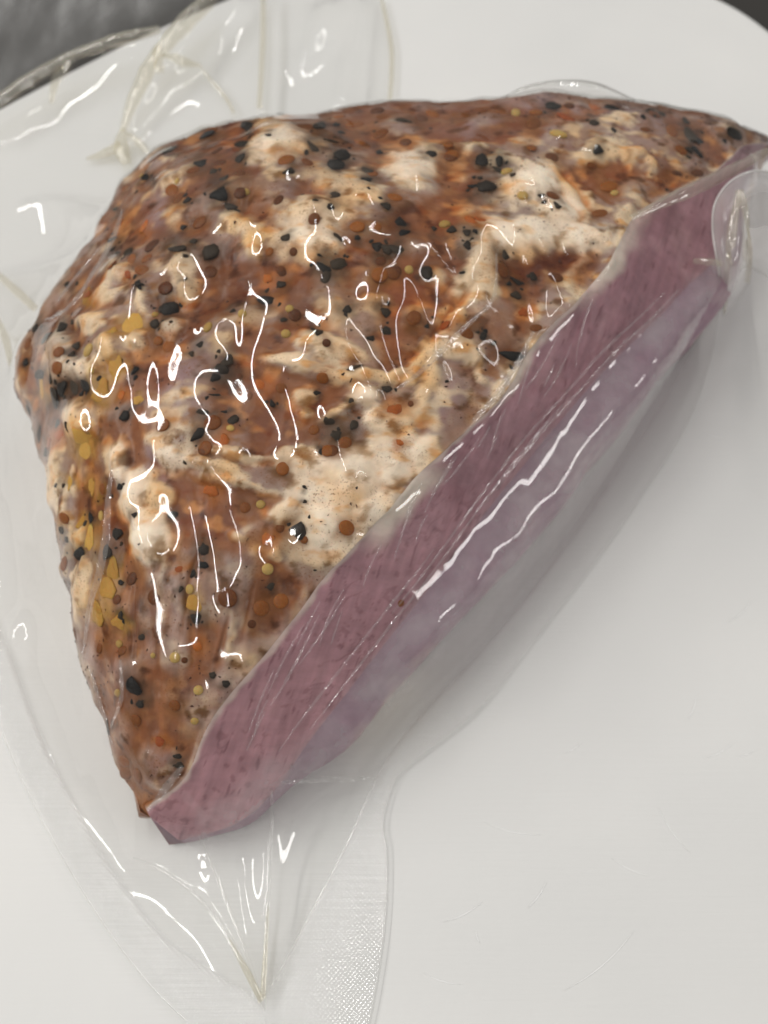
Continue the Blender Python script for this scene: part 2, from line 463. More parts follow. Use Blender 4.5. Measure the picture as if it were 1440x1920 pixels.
# smooth normals over the ridge so both panels move together
for _ in range(6):
    nrm0[:, 1:-1] = (nrm0[:, :-2] + 2 * nrm0[:, 1:-1] + nrm0[:, 2:]) / 4
col = np.arange(G0.shape[1])
is_top = sstep(40, 110, col) * (1 - sstep(nT - 14, nT + 4, col))
is_face = sstep(nT - 6, nT + 10, col) * (1 - sstep(nT + nF - 8, nT + nF, col))
PX, PY = to_pix(G0)

PEPPER = """457,270,12 450,299,10 502,253,6 375,306,14,9 400,320,8 420,335,12,7 412,367,18 432,388,12 332,467,14 347,480,5 362,452,6 396,475,16 537,445,10
345,426,7 352,375,8 272,332,9 210,449,9 212,467,6 240,475,10 258,534,9 385,255,14,8 317,282,16,9 465,237,11 527,532,9 540,322,10 215,392,5 256,360,4 347,524,5
586,275,12 621,265,9 630,311,14 640,292,13 600,237,10 629,234,7 639,249,6 712,286,7 757,227,16,7 705,230,4 701,246,3 690,320,10 687,337,9 630,367,8 635,445,7
669,446,6 722,385,10 750,417,12 757,435,10 707,465,12 742,467,14 725,468,12 607,502,14 632,496,14 610,522,11 800,510,13 808,289,9 814,430,6 847,430,10 620,388,8
591,375,5 567,365,4 905,301,13 935,302,9 936,319,9 961,327,6 886,349,10,7 910,351,15 1015,367,9,5 1044,384,8 947,477,9 877,460,10 875,437,9 1120,282,12
1114,231,7 1037,201,15,8 1147,203,12,6 1101,225,4 807,241,3 892,435,6 1295,255,14 1307,285,12 1292,282,9 1375,252,12 1287,227,7 1217,208,10,5 1240,213,8,5
1152,245,5 1250,355,4 1312,265,8 117,615,14 87,635,13 144,650,10 135,666,10 260,535,10 317,580,16 304,580,8 290,607,9 67,615,8 65,597,7 50,680,8 95,710,9
140,724,14 117,728,14 102,745,15 162,722,12 185,710,5 232,780,11 107,795,7 125,802,7 252,695,8 53,767,7,12 73,815,7,14 136,604,5 145,531,5 125,534,7 335,681,3
75,702,10 105,910,4 119,910,5 225,914,8 252,966,6,9 170,972,9 221,1001,13 201,1037,10,18 150,1037,15 126,1012,6 322,965,13,7 346,867,4 380,1030,13 381,1060,9
362,1075,9 339,1105,6 367,1160,12 124,1107,8,12 211,930,4 227,1155,8 227,1092,6 87,847,7 115,995,6 557,995,18,22 572,914,5 571,941,5 580,969,4 507,1100,9
602,847,6 402,920,3,5 669,915,3 590,1069,3 597,622,10 722,584,11 725,622,10 694,634,8 652,581,10 375,647,8 359,664,7 404,709,11 425,678,15 414,692,12
380,773,11,6 437,787,10 369,817,14 510,756,8 595,737,7 658,751,6 618,792,12 630,817,12 665,796,10 604,845,6 663,690,15,5 724,728,11,8 501,563,13 531,600,6
437,582,6 401,740,10,4 420,772,7,4 967,555,10 967,527,10 954,532,6 1000,520,8 905,630,8 910,621,5 925,644,6 956,667,19,16 866,512,5 812,595,4 801,612,6
895,654,3 837,715,4 267,1195,7 251,1290,17 398,1265,7 423,1281,10,6 261,1320,8 331,1418,8,6 337,1434,8 368,1161,9 203,1363,5,12 227,1152,6"""
AMBER = """322,357,12 335,372,10 450,325,9 450,362,11 407,282,9 362,320,9 412,305,9 397,244,12,8 537,300,12 395,510,12 522,375,9 210,497,8 275,485,9 225,417,7
234,355,7 285,460,12 505,472,8 550,472,8 375,417,15,9 570,239,12 666,234,11 714,251,11 760,267,11,7 790,222,10 842,274,9 846,294,12 589,411,11 740,370,11
705,426,10 670,425,13 635,219,12,5 707,207,12,7 697,325,12,6 712,515,15 737,512,13 714,490,10 527,507,9 577,305,9 675,267,8 864,217,11 936,212,14 999,232,13
1005,211,12,6 907,210,8 840,272,9 847,292,12 1036,295,13,7 997,277,9 1037,367,13,8 1142,350,13 1109,310,10,5 1125,400,15,7 811,214,10 1067,198,9 1260,247,12
1277,282,9 1308,324,13,5 1270,325,10,4 1227,215,12,6 1210,243,7 211,496,8 110,660,10 107,690,12 310,540,13 297,639,9 317,650,12 305,797,13 52,645,8 64,665,9
267,507,12 247,487,9 385,840,14 120,972,10 192,917,9 289,1120,14,12 247,1085,11 295,1180,10 427,1121,18 219,1124,9 120,1057,7,12 530,879,13 650,990,15
527,1127,15 490,1140,15 472,1170,8 460,952,11 570,1012,8 525,990,9 615,845,13 463,742,11 527,728,11 605,709,12 399,792,16 383,841,13 647,831,13 623,845,12
588,806,10 777,595,14 553,591,12 612,643,8 711,518,14 741,508,12 529,511,8 449,706,6 875,625,12 775,599,12 1005,615,12,7 942,507,13 770,757,6 1042,520,11
296,1188,10 186,1216,8 229,1220,9 255,1351,11 328,1323,11 233,1427,11 236,1449,12 258,1455,12 346,1238,6 224,1323,6 141,1189,7,10 752,1131,7"""
YELLOW = """462,360,6 266,330,5 332,340,5 767,506,8 834,421,9 967,212,8 1047,252,10 980,367,9 950,322,8 1152,362,6 166,657,10 172,695,6 291,590,6 190,967,7
356,1105,9 489,946,9 502,1067,11 543,579,8 536,626,9 454,588,8 390,614,9 432,803,7 328,1233,10 372,1294,9 365,1352,7 221,1299,7 224,1207,7 287,1229,5"""
GARLIC = """250,608,20,18 212,620,8,6 217,692,14,20 190,735,17,19 79,735,8,20 157,824,19,17 260,750,9 172,912,9,12 167,1010,14 133,902,8,13 210,1070,13,18 200,1102,15,16
182,1152,16,13 362,1130,12,15 222,1167,13 160,845,15,12 152,980,10 184,1155,11 162,557,9,12"""
CHILI = """270,425,8 502,522,8 240,517,7 1060,219,11 1115,202,10,8 882,412,9 902,412,9 165,552,8 227,742,8 110,815,10 92,830,9 395,920,13 337,1067,10,5 500,1010,12
487,720,10 503,523,8 421,827,8,12 741,768,13 750,829,8 980,587,8 832,612,14,6 372,1212,9 300,1391,8"""


# fat: photo places of the pale patches on the rind (x, y, rx, ry, angle, whiteness)
FAT = [(525,262,48,34,0,1),(478,290,22,18,0,.6),(772,312,46,30,10,.9),(650,348,62,28,15,.7),(590,398,52,32,0,.8),(446,420,34,22,20,.8),
 (575,448,58,34,0,.9),(470,462,18,30,0,.6),(338,500,24,30,0,.8),(352,545,14,22,0,.8),(1002,342,50,32,-15,1),(1050,392,34,24,20,1),(1082,365,16,44,-35,.8),
 (985,440,85,30,-5,1),(1085,445,46,26,0,1),(1130,282,46,20,-12,.8),(960,302,56,9,5,.6),(880,272,50,6,0,.6),(1185,288,26,15,20,.7),(1226,310,20,12,30,.7),
 (1155,226,36,11,0,.6),(910,482,24,30,0,.75),(888,530,34,44,30,.75),(848,592,22,34,45,.7),(812,642,16,34,40,.7),(782,690,14,30,30,.7),
 (862,655,36,20,20,.7),(905,690,10,40,-10,.5),(812,690,14,46,10,.6),(795,740,18,44,15,.55),(795,850,26,32,10,1),(768,822,22,22,0,.8),(722,852,40,34,0,.85),
 (650,880,96,40,-12,.85),(590,925,60,34,0,.9),(600,990,52,54,0,1),(642,1022,36,46,20,.9),(700,952,46,28,-40,.95),(540,958,36,24,0,.8),
 (455,905,70,12,10,.7),(392,872,64,11,15,.75),(312,848,36,20,35,.9),(432,852,60,9,8,.6),(250,935,24,50,0,1),(276,1002,36,42,-15,1.3),(224,880,12,40,0,.9),
 (294,930,24,26,0,.75),(110,648,18,28,0,1),(132,690,32,18,0,.9),(165,602,24,14,0,.7),(210,650,20,22,0,.8),(182,700,12,24,0,.7),(136,776,26,28,0,.9),
 (152,800,18,20,0,.8),(112,868,14,40,5,.7),(102,905,14,40,0,.7),(125,955,10,40,0,.7),(152,1100,12,60,5,.7),(128,1058,8,34,0,.6),(140,1010,12,30,0,.5),
 (620,640,54,14,20,.8),(552,682,50,16,15,.8),(590,655,40,14,30,.8),(570,745,24,20,0,.8),(572,772,18,14,0,.7),(690,745,18,16,0,.9),(702,782,14,12,0,.9),
 (612,702,66,12,8,.7),(682,700,56,12,5,.7),(742,700,30,12,-30,.6),(640,768,44,10,-30,.6),(738,802,40,22,0,.7),(200,548,32,13,-15,.7),(232,512,28,13,0,.7),
 (270,558,11,20,0,.7),(320,610,20,18,0,.9),(256,640,12,15,0,.7),(820,520,30,20,0,.4),(700,560,36,14,0,.45),(450,1000,30,14,0,.4),(520,1030,20,16,0,.6),
 (740,880,36,30,-40,.9),(670,910,60,34,-20,.8),(560,860,50,16,0,.6),(930,730,24,14,-40,.5),(300,300,30,9,-30,.35),(330,330,46,10,-35,.45),(1010,640,20,30,30,.3),
 (430,1180,10,70,5,.25),(300,1110,10,70,0,.25),(470,1230,30,20,-30,.3),(1090,490,30,14,-40,.5),(1165,440,24,20,-30,.6),(1170,400,26,18,0,.55)]
# stains of paprika and spice juice (x, y, rx, ry, angle, amount, kind: 0 orange, 1 brown, 2 red brown, 3 violet, 4 yellow)
STAIN = [(725,522,86,34,0,.95,0),(650,500,50,26,0,.6,1),(762,566,54,24,10,.75,0),(845,404,42,18,0,.6,0),(650,372,60,22,0,.5,0),(480,545,54,40,0,.7,1),
 (402,566,66,50,0,.65,1),(330,442,56,40,0,.6,1),(330,640,46,30,0,.7,1),(484,722,32,15,0,.8,0),(505,1010,54,24,-10,.7,0),(392,790,42,32,0,.75,1),
 (622,812,32,22,0,.7,1),(182,930,24,44,0,.7,1),(100,832,20,24,0,.6,0),(160,742,44,20,0,.8,1),(118,722,40,22,0,.7,1),(1042,488,64,18,0,.9,2),
 (962,512,40,30,0,.75,1),(1150,332,66,32,0,.35,0),(444,250,66,20,-15,.7,0),(604,262,56,20,0,.6,1),(420,332,56,40,0,.6,1),(702,424,66,20,0,.6,1),
 (884,606,64,28,10,.4,0),(702,622,64,40,0,.4,0),(252,1420,40,90,-15,.14,0),(340,1280,90,100,0,.12,0),(60,655,26,40,0,.5,0),(45,690,18,30,0,.8,0),
 (320,692,54,62,0,.8,3),(480,782,38,60,-20,.45,3),(300,870,48,34,35,.8,3),(372,972,62,36,0,.7,3),(850,244,56,15,5,.8,3),(965,244,60,20,0,.5,3),
 (290,405,26,60,35,.75,3),(832,770,32,50,0,.5,3),(445,500,30,60,0,.35,3),(250,1400,60,40,0,.10,1),(120,1180,20,70,-10,.35,1),(85,780,16,60,0,.6,1),
 (1250,240,80,30,0,.4,3),(1330,290,50,30,-10,.35,3),(900,200,200,12,0,.6,3),(1100,205,120,14,5,.5,3),(280,290,50,20,-35,.6,3),(560,500,60,30,0,.4,0),
 (205,1060,26,70,15,.6,4),(165,1000,24,50,0,.55,4),(160,840,26,40,0,.5,4),(200,720,26,44,25,.55,4),(80,735,12,40,0,.6,4),(190,1140,26,30,0,.5,4),
 (540,580,70,40,0,.45,1),(770,620,60,30,-20,.35,0),(420,690,60,36,-20,.5,1),(640,560,60,30,0,.4,1),(560,330,60,20,0,.4,1),(870,320,60,20,0,.2,0),
 (490,1130,50,60,10,.35,1),(560,1130,30,50,30,.35,0),(940,620,60,40,-40,.3,0),(880,730,40,50,0,.2,2),(1230,280,70,40,0,.25,0),(600,740,60,40,0,.2,0)]
def ell(list_, wx, wy, k, soft=1.0):
    x, y, rx, ry, a = list_[:5]
    c, s = math.cos(math.radians(a)), math.sin(math.radians(a))
    dx, dy = wx - x, wy - y
    u = (c * dx + s * dy) / rx; v_ = (-s * dx + c * dy) / ry
    return np.exp(-(u * u + v_ * v_) ** 1.3 * k)
T = slice(0, nT + 6)
g = G0[:, T]
wpx = PX[:, T] + 16 * noise(g, .007, 1) + 9 * noise(g, .0026, 2)
wpy = PY[:, T] + 16 * noise(g, .007, 3) + 9 * noise(g, .0026, 4)
fat = np.zeros(g.shape[:2])
for q in FAT:
    fat = np.maximum(fat, q[5] * ell(q, wpx, wpy, 0.75))
lump = np.zeros(g.shape[:2])
for q in FAT:
    lump = np.maximum(lump, q[5] * ell(q, PX[:, T] + 6 * noise(g, .006, 5), PY[:, T] + 6 * noise(g, .006, 6), 0.9))
marb = fbm(g, .0075, 8, 3)
fat_t = np.clip(sstep(0.12, 0.46, fat + 0.22 * marb), 0, 1)

# displacement of the whole sheet
disp = np.zeros(G0.shape[:2])
gg = G0
rid = 1 - np.abs(noise(gg, .011, 11)); 
top_d = 0.0013 * noise(gg, .020, 9) + 0.0011 * noise(gg, .010, 10) + 0.0007 * (rid - 0.6) + 0.00014 * noise(gg, .0035, 12) + 0.00006 * noise(gg, .0016, 13)
lumpf = np.zeros(G0.shape[:2]); lumpf[:, T] = 0.0022 * (lump - 0.35) + 0.0004 * fat_t
disp += is_top * (top_d + lumpf)
disp += is_face * (0.0006 * noise(gg, .016, 14) + 0.00012 * noise(gg * np.array([1.6, .5, 1]), .004, 15))
edge = np.exp(-((col - nT) / 9.0) ** 2)
lipw = sstep(nT + nF + 2, nT + nF + 10, col) * (1 - sstep(nT + nF + 16, nT + nF + 30, col))
disp += lipw * (0.0007 * noise(gg, .016, 55) + 0.0003 * noise(gg, .006, 56))
disp += edge * (0.0012 * noise(gg, .012, 16) + 0.0005 * noise(gg, .004, 17))
# deep folds in the rind
for (a, b_, wd, dp) in [((640,760),(800,830),9,.0016),((1040,300),(1130,420),8,.0016),((1090,330),(1190,410),7,.0012),((745,720),(930,470),8,.0020),((420,870),(640,860),7,.001),
                        ((600,430),(760,480),8,.001),((480,300),(420,520),8,.001),((860,350),(960,330),7,.0014),((380,1000),(330,1200),5,.0008),((440,1100),(400,1260),5,.0008),((300,1040),(290,1300),5,.0007),
                        ((340,1040),(360,1250),5,.0007),((480,1080),(450,1200),5,.0007),((250,1060),(250,1250),5,.0006)]:
    a = np.array(a, float); b_ = np.array(b_, float); ab = b_ - a
    t = np.clip(((PX - a[0]) * ab[0] + (PY - a[1]) * ab[1]) / (ab @ ab), 0, 1)
    wob = 10 * noise(gg, .012, 18)
    d2 = np.hypot(PX - a[0] - t * ab[0] + wob, PY - a[1] - t * ab[1] + wob * .6)
    disp -= is_top * dp * np.exp(-(d2 / wd) ** 2) * np.sin(np.pi * np.clip(t, .08, .92))
G = G0 + nrm0 * disp[..., None]
G[..., 2] = np.maximum(G[..., 2], 0.0011)
G[:, -1] = G[:, 0]

# colours (plain surface colours, linear)
def mixc(c, k, w): return c * (1 - w[..., None]) + np.array(k) * w[..., None]
nz1 = fbm(G, .010, 20, 4); nz2 = fbm(G, .004, 21, 3)
colr = np.zeros(G.shape) + np.array([.33, .165, .165])
colr = mixc(colr, (.235, .105, .115), sstep(-.1, .6, nz1))
colr = mixc(colr, (.44, .25, .22), sstep(.0, .6, nz2) * .5)
ct = np.zeros(g.shape) + np.array([.40, .245, .215])
ct = mixc(ct, (.30, .165, .150), sstep(-.1, .5, fbm(g, .010, 20, 4)))
ct = mixc(ct, (.58, .40, .32), sstep(.0, .5, fbm(g, .005, 21, 4)) * .6)
pw = np.stack([PX[:, T] / 1000, PY[:, T] / 1000 * .16, 0 * PX[:, T]], -1)          # muscle fibres run down to the tip
fib = fbm(pw + .004 * noise(g, .02, 44)[..., None], .022, 45, 4)
low_part = sstep(1000, 1090, PY[:, T])
ct = ct * (1 + (.42 * fib * low_part)[..., None])
def glaze(c, k, w): return c * (1 - w[..., None] * (1 - np.array(k)))
GL = {0: (.95, .62, .24), 1: (.47, .31, .15), 2: (.40, .18, .08), 3: (.92, .86, 1.15), 4: (1.15, .85, .25)}
for q in STAIN:
    if q[6] == 3: ct = glaze(mixc(ct, (.34, .19, .215), np.clip(q[5] * ell(q, wpx, wpy, .7), 0, 1)), (1, 1, 1), 0 * marb)
fa = np.clip(fat_t * np.clip(.92 + .35 * fbm(g, .007, 23, 2), 0, 1), 0, 1)
extra = sstep(.10, .45, fbm(g * np.array([1, 1.3, 1]), .010, 27, 3)) * (1 - low_part * .75) * sstep(205, 260, PY[:, T])
fa = np.maximum(fa, .8 * extra)
ct = mixc(ct, (.82, .63, .45), fa)
white = np.zeros(g.shape[:2])
for q in FAT:
    if q[5] >= .85: white = np.maximum(white, (q[5] - .2) * ell(q, wpx, wpy, 1.0))
ct = mixc(ct, (.90, .80, .66), np.clip(white * 1.3, 0, 1))
wcl = np.clip(white, 0, 1)
for q in STAIN:
    if q[6] != 3:
        ct = glaze(ct, GL[q[6]], np.clip(q[5] * ell(q, wpx, wpy, .65) * np.clip(1.0 + .7 * marb, .1, 1.15) * (1 - .3 * wcl), 0, 1))
# paprika juice: a thin orange glaze everywhere, heavier in streaks and in the low places
ct = glaze(ct, (.92, .70, .40), np.clip(.06 + 1.1 * fbm(g, .014, 22, 4), 0, .8) * (1 - .55 * wcl) * (1 - .5 * low_part))
ct = glaze(ct, (.86, .55, .22), sstep(.12, .5, fbm(g * np.array([1, 1.7, 1]), .006, 25, 4)) * .75 * (1 - .5 * wcl) * (1 - .6 * low_part))
ct = glaze(ct, (.38, .26, .13), sstep(.20, .55, fbm(g, .0052, 26, 4)) * .95 * (1 - .6 * wcl))
low = sstep(.0001, .0010, -(disp[:, T] * is_top[T]))
ct = glaze(ct, (.70, .38, .16), low * .9 * (1 - .5 * wcl))
for lst, kc, am, rr in ((AMBER, (.20, .065, .012), .60, 1.7), (PEPPER, (.055, .030, .016), .62, 1.75), (CHILI, (.42, .12, .015), .7, 2.0), (GARLIC, (.48, .24, .04), .5, 1.5)):
    for t_ in lst.split():
        q = [float(a_) for a_ in t_.split(',')]
        if q[2] < 5: continue
        rx_ = q[2] * rr; ry_ = (q[3] if len(q) > 3 else q[2]) * rr
        sel = (np.abs(wpx - q[0]) < rx_ * 1.8) & (np.abs(wpy - q[1]) < ry_ * 1.8)
        a_ = am * np.exp(-(((wpx[sel] - q[0]) / rx_) ** 2 + ((wpy[sel] - q[1]) / ry_) ** 2) ** 1.3)
        ct[sel] = ct[sel] * (1 - a_[:, None]) + np.array(kc) * a_[:, None]
fw = np.clip(fa * .7 + wcl, 0, 1)[..., None]
ct = np.clip(ct, 0.002, .9) ** 1.07 * (np.array([.92, 1.06, 1.0]) * (1 - fw) + np.array([1.04, 1.0, .97]) * fw)
colr[:, T] = ct
# cut face: mauve ham, paler and darker muscle, fine dark grain, a white fat strip on the ridge
FS = slice(nT, nT + nF)
gf = G[:, FS]
cf = np.zeros(gf.shape) + np.array([.37, .192, .222])
cf = mixc(cf, (.31, .155, .182), sstep(-.1, .5, fbm(gf, .022, 30, 3)))
cf = mixc(cf, (.42, .235, .255), sstep(.1, .6, fbm(gf * np.array([1, 1, .7]), .012, 31, 3)) * .6)
pxf, pyf = PX[:, FS], PY[:, FS]
cf = mixc(cf, (.45, .25, .265), sstep(800, 1400, pyf) * .42)
crack = 1 - np.abs(noise(gf + 0.002 * np.stack([noise(gf, .006, 32)] * 3, -1), .0085, 33))
crack = np.maximum(crack, 1 - np.abs(noise(gf * np.array([1.3, .55, 1]), .005, 34)) * 1.1)
cf = mixc(cf, (.15, .05, .06), sstep(.95, .995, crack) * sstep(-.1, .3, fbm(gf, .02, 35, 2)) * .45 * sstep(700, 1150, pyf))
pg = np.stack([(pxf + .35 * pyf) / 1000, pyf / 1000 * .18, 0 * pxf], -1)
grain = fbm(pg + .003 * noise(gf, .01, 46)[..., None], .014, 47, 4)
cf = cf * (1 + .26 * grain[..., None])
cf = mixc(cf, (.17, .06, .075), sstep(.42, .62, fbm(pg, .009, 48, 3)) * .6)
spot = sstep(.52, .66, noise(gf, .0024, 36))
cf = mixc(cf, (.14, .04, .05), spot * .35)
sf = np.arange(nF)[None, :] / nF
kx = PX[:, nT][:, None]
strip = sstep(.30, .10, sf + .06 * noise(gf, .006, 37)) * np.exp(-((kx - 745) / 62.0) ** 4) * .95
strip = np.maximum(strip, .8 * sstep(.16, .03, sf + .05 * noise(gf, .005, 38)) * np.exp(-((kx - 980) / 60.0) ** 2))
strip = np.maximum(strip, .9 * sstep(.22, .05, sf + .05 * noise(gf, .005, 38)) * np.exp(-((kx - 1140) / 50.0) ** 2))
strip = np.maximum(strip, .55 * sstep(.07, .01, sf + .03 * noise(gf, .004, 39)))
cf = mixc(cf, (.72, .62, .52), np.clip(strip, 0, 1))
colr[:, FS] = cf
LS = slice(nT + nF, nT + nF + nL)
gl_ = G[:, LS]
cl = np.zeros(gl_.shape) + np.array([.29, .175, .225])
cl = mixc(cl, (.50, .40, .40), np.clip(sstep(-.1, .5, fbm(gl_, .012, 40, 3)) * .8 * (np.arange(nL)[None] / nL), 0, 1))
cl = mixc(cl, (.62, .50, .36), .8 * np.exp(-((PX[:, LS] - 720) / 70.0) ** 2) * sstep(.3, .8, np.arange(nL)[None] / nL + .2 * noise(gl_, .006, 41)))
colr[:, LS] = cl

def cap(A, wm):
    return np.concatenate([wm(A[:1]), A, wm(A[-1:])], 0)
Gc = cap(G, lambda r: np.repeat(r.mean(1, keepdims=True), r.shape[1], 1)); cc = cap(colr, lambda r: r)
base = np.array([float(G[:, :, 0].mean()), float(G[:, :, 1].mean()), 0.0011])
ham = bpy.data.objects.new('ham_piece', None); C.objects.link(ham); ham.location = base
tag(ham, 'lump of cured pork with spiced fatty rind and smooth mauve cut face', 'ham')
def sub(name, sl, mat):
    q = Gc[:, sl]; nr, nc = q.shape[:2]
    f = grid_faces(nr, nc)
    if FLIP: f = f[:, ::-1]
    o = mesh_obj(name, q.reshape(-1, 3), f, mat, ham, origin=base)
    attr(o, 'tint', cc[:, sl].reshape(-1, 3))
    return o
crust = sub('spiced_rind', slice(0, nT + 1), M['crust']); crust['label'] = 'fatty rind coated with pepper, mustard seed and paprika'
cutf = sub('cut_face', slice(nT, nT + nF), M['face']); cutf['label'] = 'smooth mauve cut face of lean ham'
und = sub('underside', slice(nT + nF - 1, G.shape[1]), M['under'])

# ------------------------------------------------------------------ spices pressed into the rind (photo pixel, half sizes in pixels)
from mathutils.bvhtree import BVHTree
bvq = G[:, :nT + nF].astype(float)
tri = grid_faces(*bvq.shape[:2])
if FLIP: tri = tri[:, ::-1]
BVH = BVHTree.FromPolygons([tuple(q) for q in bvq.reshape(-1, 3).tolist()], tri.tolist())
CAMP = Vector((0, 0, CAM_H))
def hit(px_, py_):
    d = Vector(pix(px_, py_, 0.0).tolist()) - CAMP; d.normalize()
    loc, nn, idx, dist = BVH.ray_cast(CAMP, d)
    if loc is None: return None
    if nn.dot(d) > 0: nn = -nn
    return loc, nn, dist

def lump_mesh(name, kind, seed, mat):
    bm = bmesh.new()
    bmesh.ops.create_icosphere(bm, subdivisions=3 if kind in ('seed', 'mustard') else 2, radius=1.0)
    co = np.array([v.co[:] for v in bm.verts])
    if kind == 'seed':
        r = 1 + .05 * noise(co, 1.2, seed)
        q = co * r[:, None]
    elif kind == 'mustard':
        q = co * (1 + .04 * noise(co, 1.0, seed))[:, None]
    elif kind == 'pepper':
        r = 1 + .42 * noise(co, 1.1, seed) + .24 * noise(co, .5, seed + 5)
        q = co * r[:, None]
        if seed % 4:                                             # cracked: flat cuts
            for k in range(4):
                a = np.random.default_rng(int(seed) * 9 + k).normal(size=3); a /= np.linalg.norm(a)
                d = q @ a; q = q - np.maximum(d - .5, 0)[:, None] * a
    else:
        r = 1 + .60 * noise(co, .9, seed) + .35 * noise(co, .45, seed + 3)
        q = co * r[:, None]; q[:, 2] = np.sign(q[:, 2]) * np.abs(q[:, 2]) ** 0.6
    for v, c in zip(bm.verts, q): v.co = c
    me = bpy.data.meshes.new(name); bm.to_mesh(me); bm.free()
    for p in me.polygons: p.use_smooth = True
    me.materials.append(mat)
    return me
KINDS = dict(
    peppercorn=([lump_mesh('peppercorn', 'pepper', s, M['pepper']) for s in range(1, 8)], PEPPER, .50, .22),
    brown_mustard_seed=([lump_mesh('brown_mustard_seed', 'seed', s + .3, M['amber']) for s in range(4)], AMBER, .30, .18),
    yellow_mustard_seed=([lump_mesh('yellow_mustard_seed', 'mustard', s + .6, M['yellow']) for s in range(3)], YELLOW, .6, .2),
    garlic_flake=([lump_mesh('garlic_flake', 'flake', s + .1, M['garlic']) for s in range(5)], GARLIC, .18, .28),
    paprika_flake=([lump_mesh('paprika_flake', 'flake', s + .8, M['chili']) for s in range(4)], CHILI, .24, .25))
spice_pts = []
rs = random.Random(11)
frag = []
for t in PEPPER.split():
    q = [float(a) for a in t.split(',')]
    if q[2] >= 8:
        for _ in range(rs.choice((0, 1, 1, 2))):
            an = rs.uniform(0, 6.28); dd_ = q[2] * rs.uniform(1.0, 1.9); r_ = rs.uniform(2.6, 6.0)
            frag.append('%.0f,%.0f,%.1f,%.1f' % (q[0] + dd_ * math.cos(an), q[1] + dd_ * math.sin(an), r_, r_ * rs.uniform(.5, .9)))
KINDS['pepper_fragment'] = (KINDS['peppercorn'][0], ' '.join(frag), .45, .2)
for nm, (meshes, txt, flat, sink) in KINDS.items():
    for k, t in enumerate(txt.split()):
        q = [float(a) for a in t.split(',')]
        h = hit(q[0], q[1])
        if h is None: continue
        loc, nn, dist = h
        cosv = max(.45, abs(nn.dot((CAMP - loc).normalized())))
        rx = q[2] / FPX * dist; ry = (q[3] if len(q) > 3 else q[2] * random.uniform(.88, 1.0)) / FPX * dist / (cosv ** .6)
        if nm in ('peppercorn', 'pepper_fragment'):
            asp = random.uniform(.78, 1.25); rx *= asp; ry /= asp
        rz = min(rx, ry) * flat
        o = bpy.data.objects.new(nm, meshes[(k * 7 + k // 3) % len(meshes)]); C.objects.link(o); o.parent = ham
        # local y up the picture plane, z along the surface
        z = nn; x = Vector((1, 0, 0)); x = (x - z * x.dot(z)).normalized(); y = z.cross(x)
        m = Matrix((x, y, z)).transposed().to_4x4()
        spin = random.uniform(-.2, .2) if len(q) > 3 and nm != 'pepper_fragment' else random.uniform(0, 6.28)
        m = m @ Matrix.Rotation(spin, 4, 'Z') @ Matrix.Diagonal((rx, ry, rz, 1))
        m.translation = loc + z * rz * (.25 - sink) - Vector(base.tolist())
        o.matrix_local = m
        spice_pts.append((np.array(loc), np.array(nn), rx, ry, rz, sink))

# finest pepper and paprika crumbs: nobody could count them
dv, df_ = [], []
cnt = 0
for _ in range(3600):
    k, c_ = RNG.integers(6, NK - 6), RNG.integers(90, nT - 4)
    if noise(G[k, c_][None], .02, 50)[0] < RNG.uniform(-.5, .5): continue
    p = G[k, c_]; nn = nrm0[k, c_]
    r = RNG.uniform(.00012, .00042) * (1.4 if RNG.random() < .12 else 1)
    a = RNG.normal(size=(5, 3)) * r * .75
    a -= np.outer(a @ nn, nn) * .6
    vtx = np.vstack([p + a, p + nn * r * .7])
    b0 = len(dv); dv.extend(vtx.tolist())
    df_ += [(b0, b0 + 1, b0 + 5), (b0 + 1, b0 + 2, b0 + 5), (b0 + 2, b0 + 3, b0 + 5), (b0 + 3, b0 + 4, b0 + 5), (b0 + 4, b0, b0 + 5)]
du = mesh_obj('pepper_dust', dv, df_, M['dust'], ham, smooth=False, origin=base); du['kind'] = 'stuff'

# ------------------------------------------------------------------ the bag: a membrane pulled down over the ham by the vacuum
INNER_R = [(1335,560),(1300,650),(1235,765),(1150,895),(1070,1010),(980,1130),(900,1225),(800,1330),(715,1440),(650,1580),(590,1700),(520,1830),(490,1882)]
INNER_L = [(490,1882),(400,1822),(310,1760),(240,1670),(180,1580),(120,1470),(70,1360),(30,1250),(-10,1150),(-60,1020)]
poly_px = INNER_R + INNER_L[1:] + [(-170,700),(-230,300),(-200,20),(-100,-110),(300,-110),(700,-110),(714,0),(732,90),(731,150),(722,215),(760,255),(900,262),(1100,262),(1300,285),(1430,330),(1440,430),(1380,520)]
poly = pix([p[0] for p in poly_px], [p[1] for p in poly_px])[:, :2]
H = 0.0006
x0, x1, y0, y1 = poly[:, 0].min() - .002, poly[:, 0].max() + .002, poly[:, 1].min() - .002, poly[:, 1].max() + .002
nx, ny = int((x1 - x0) / H) + 1, int((y1 - y0) / H) + 1
xs, ys = x0 + np.arange(nx) * H, y0 + np.arange(ny) * H
XX, YY = np.meshgrid(xs, ys)
def inside(px_, py_, pg):
    r = np.zeros(px_.shape, bool); n = len(pg); j = n - 1
    for i in range(n):
        xi, yi = pg[i]; xj, yj = pg[j]
        if yi != yj:
            c = ((yi > py_) != (yj > py_)) & (px_ < (xj - xi) * (py_ - yi) / (yj - yi) + xi)
            r ^= c
        j = i
    return r
mask = inside(XX, YY, poly)
obst = np.full((ny, nx), 0.0010, np.float32)
def splat(P, extra=0.0):
    ix = np.round((P[:, 0] - x0) / H).astype(int); iy = np.round((P[:, 1] - y0) / H).astype(int)
    ok = (ix >= 1) & (ix < nx - 1) & (iy >= 1) & (iy < ny - 1)
    np.maximum.at(obst, (iy[ok], ix[ok]), (P[ok, 2] + extra).astype(np.float32))
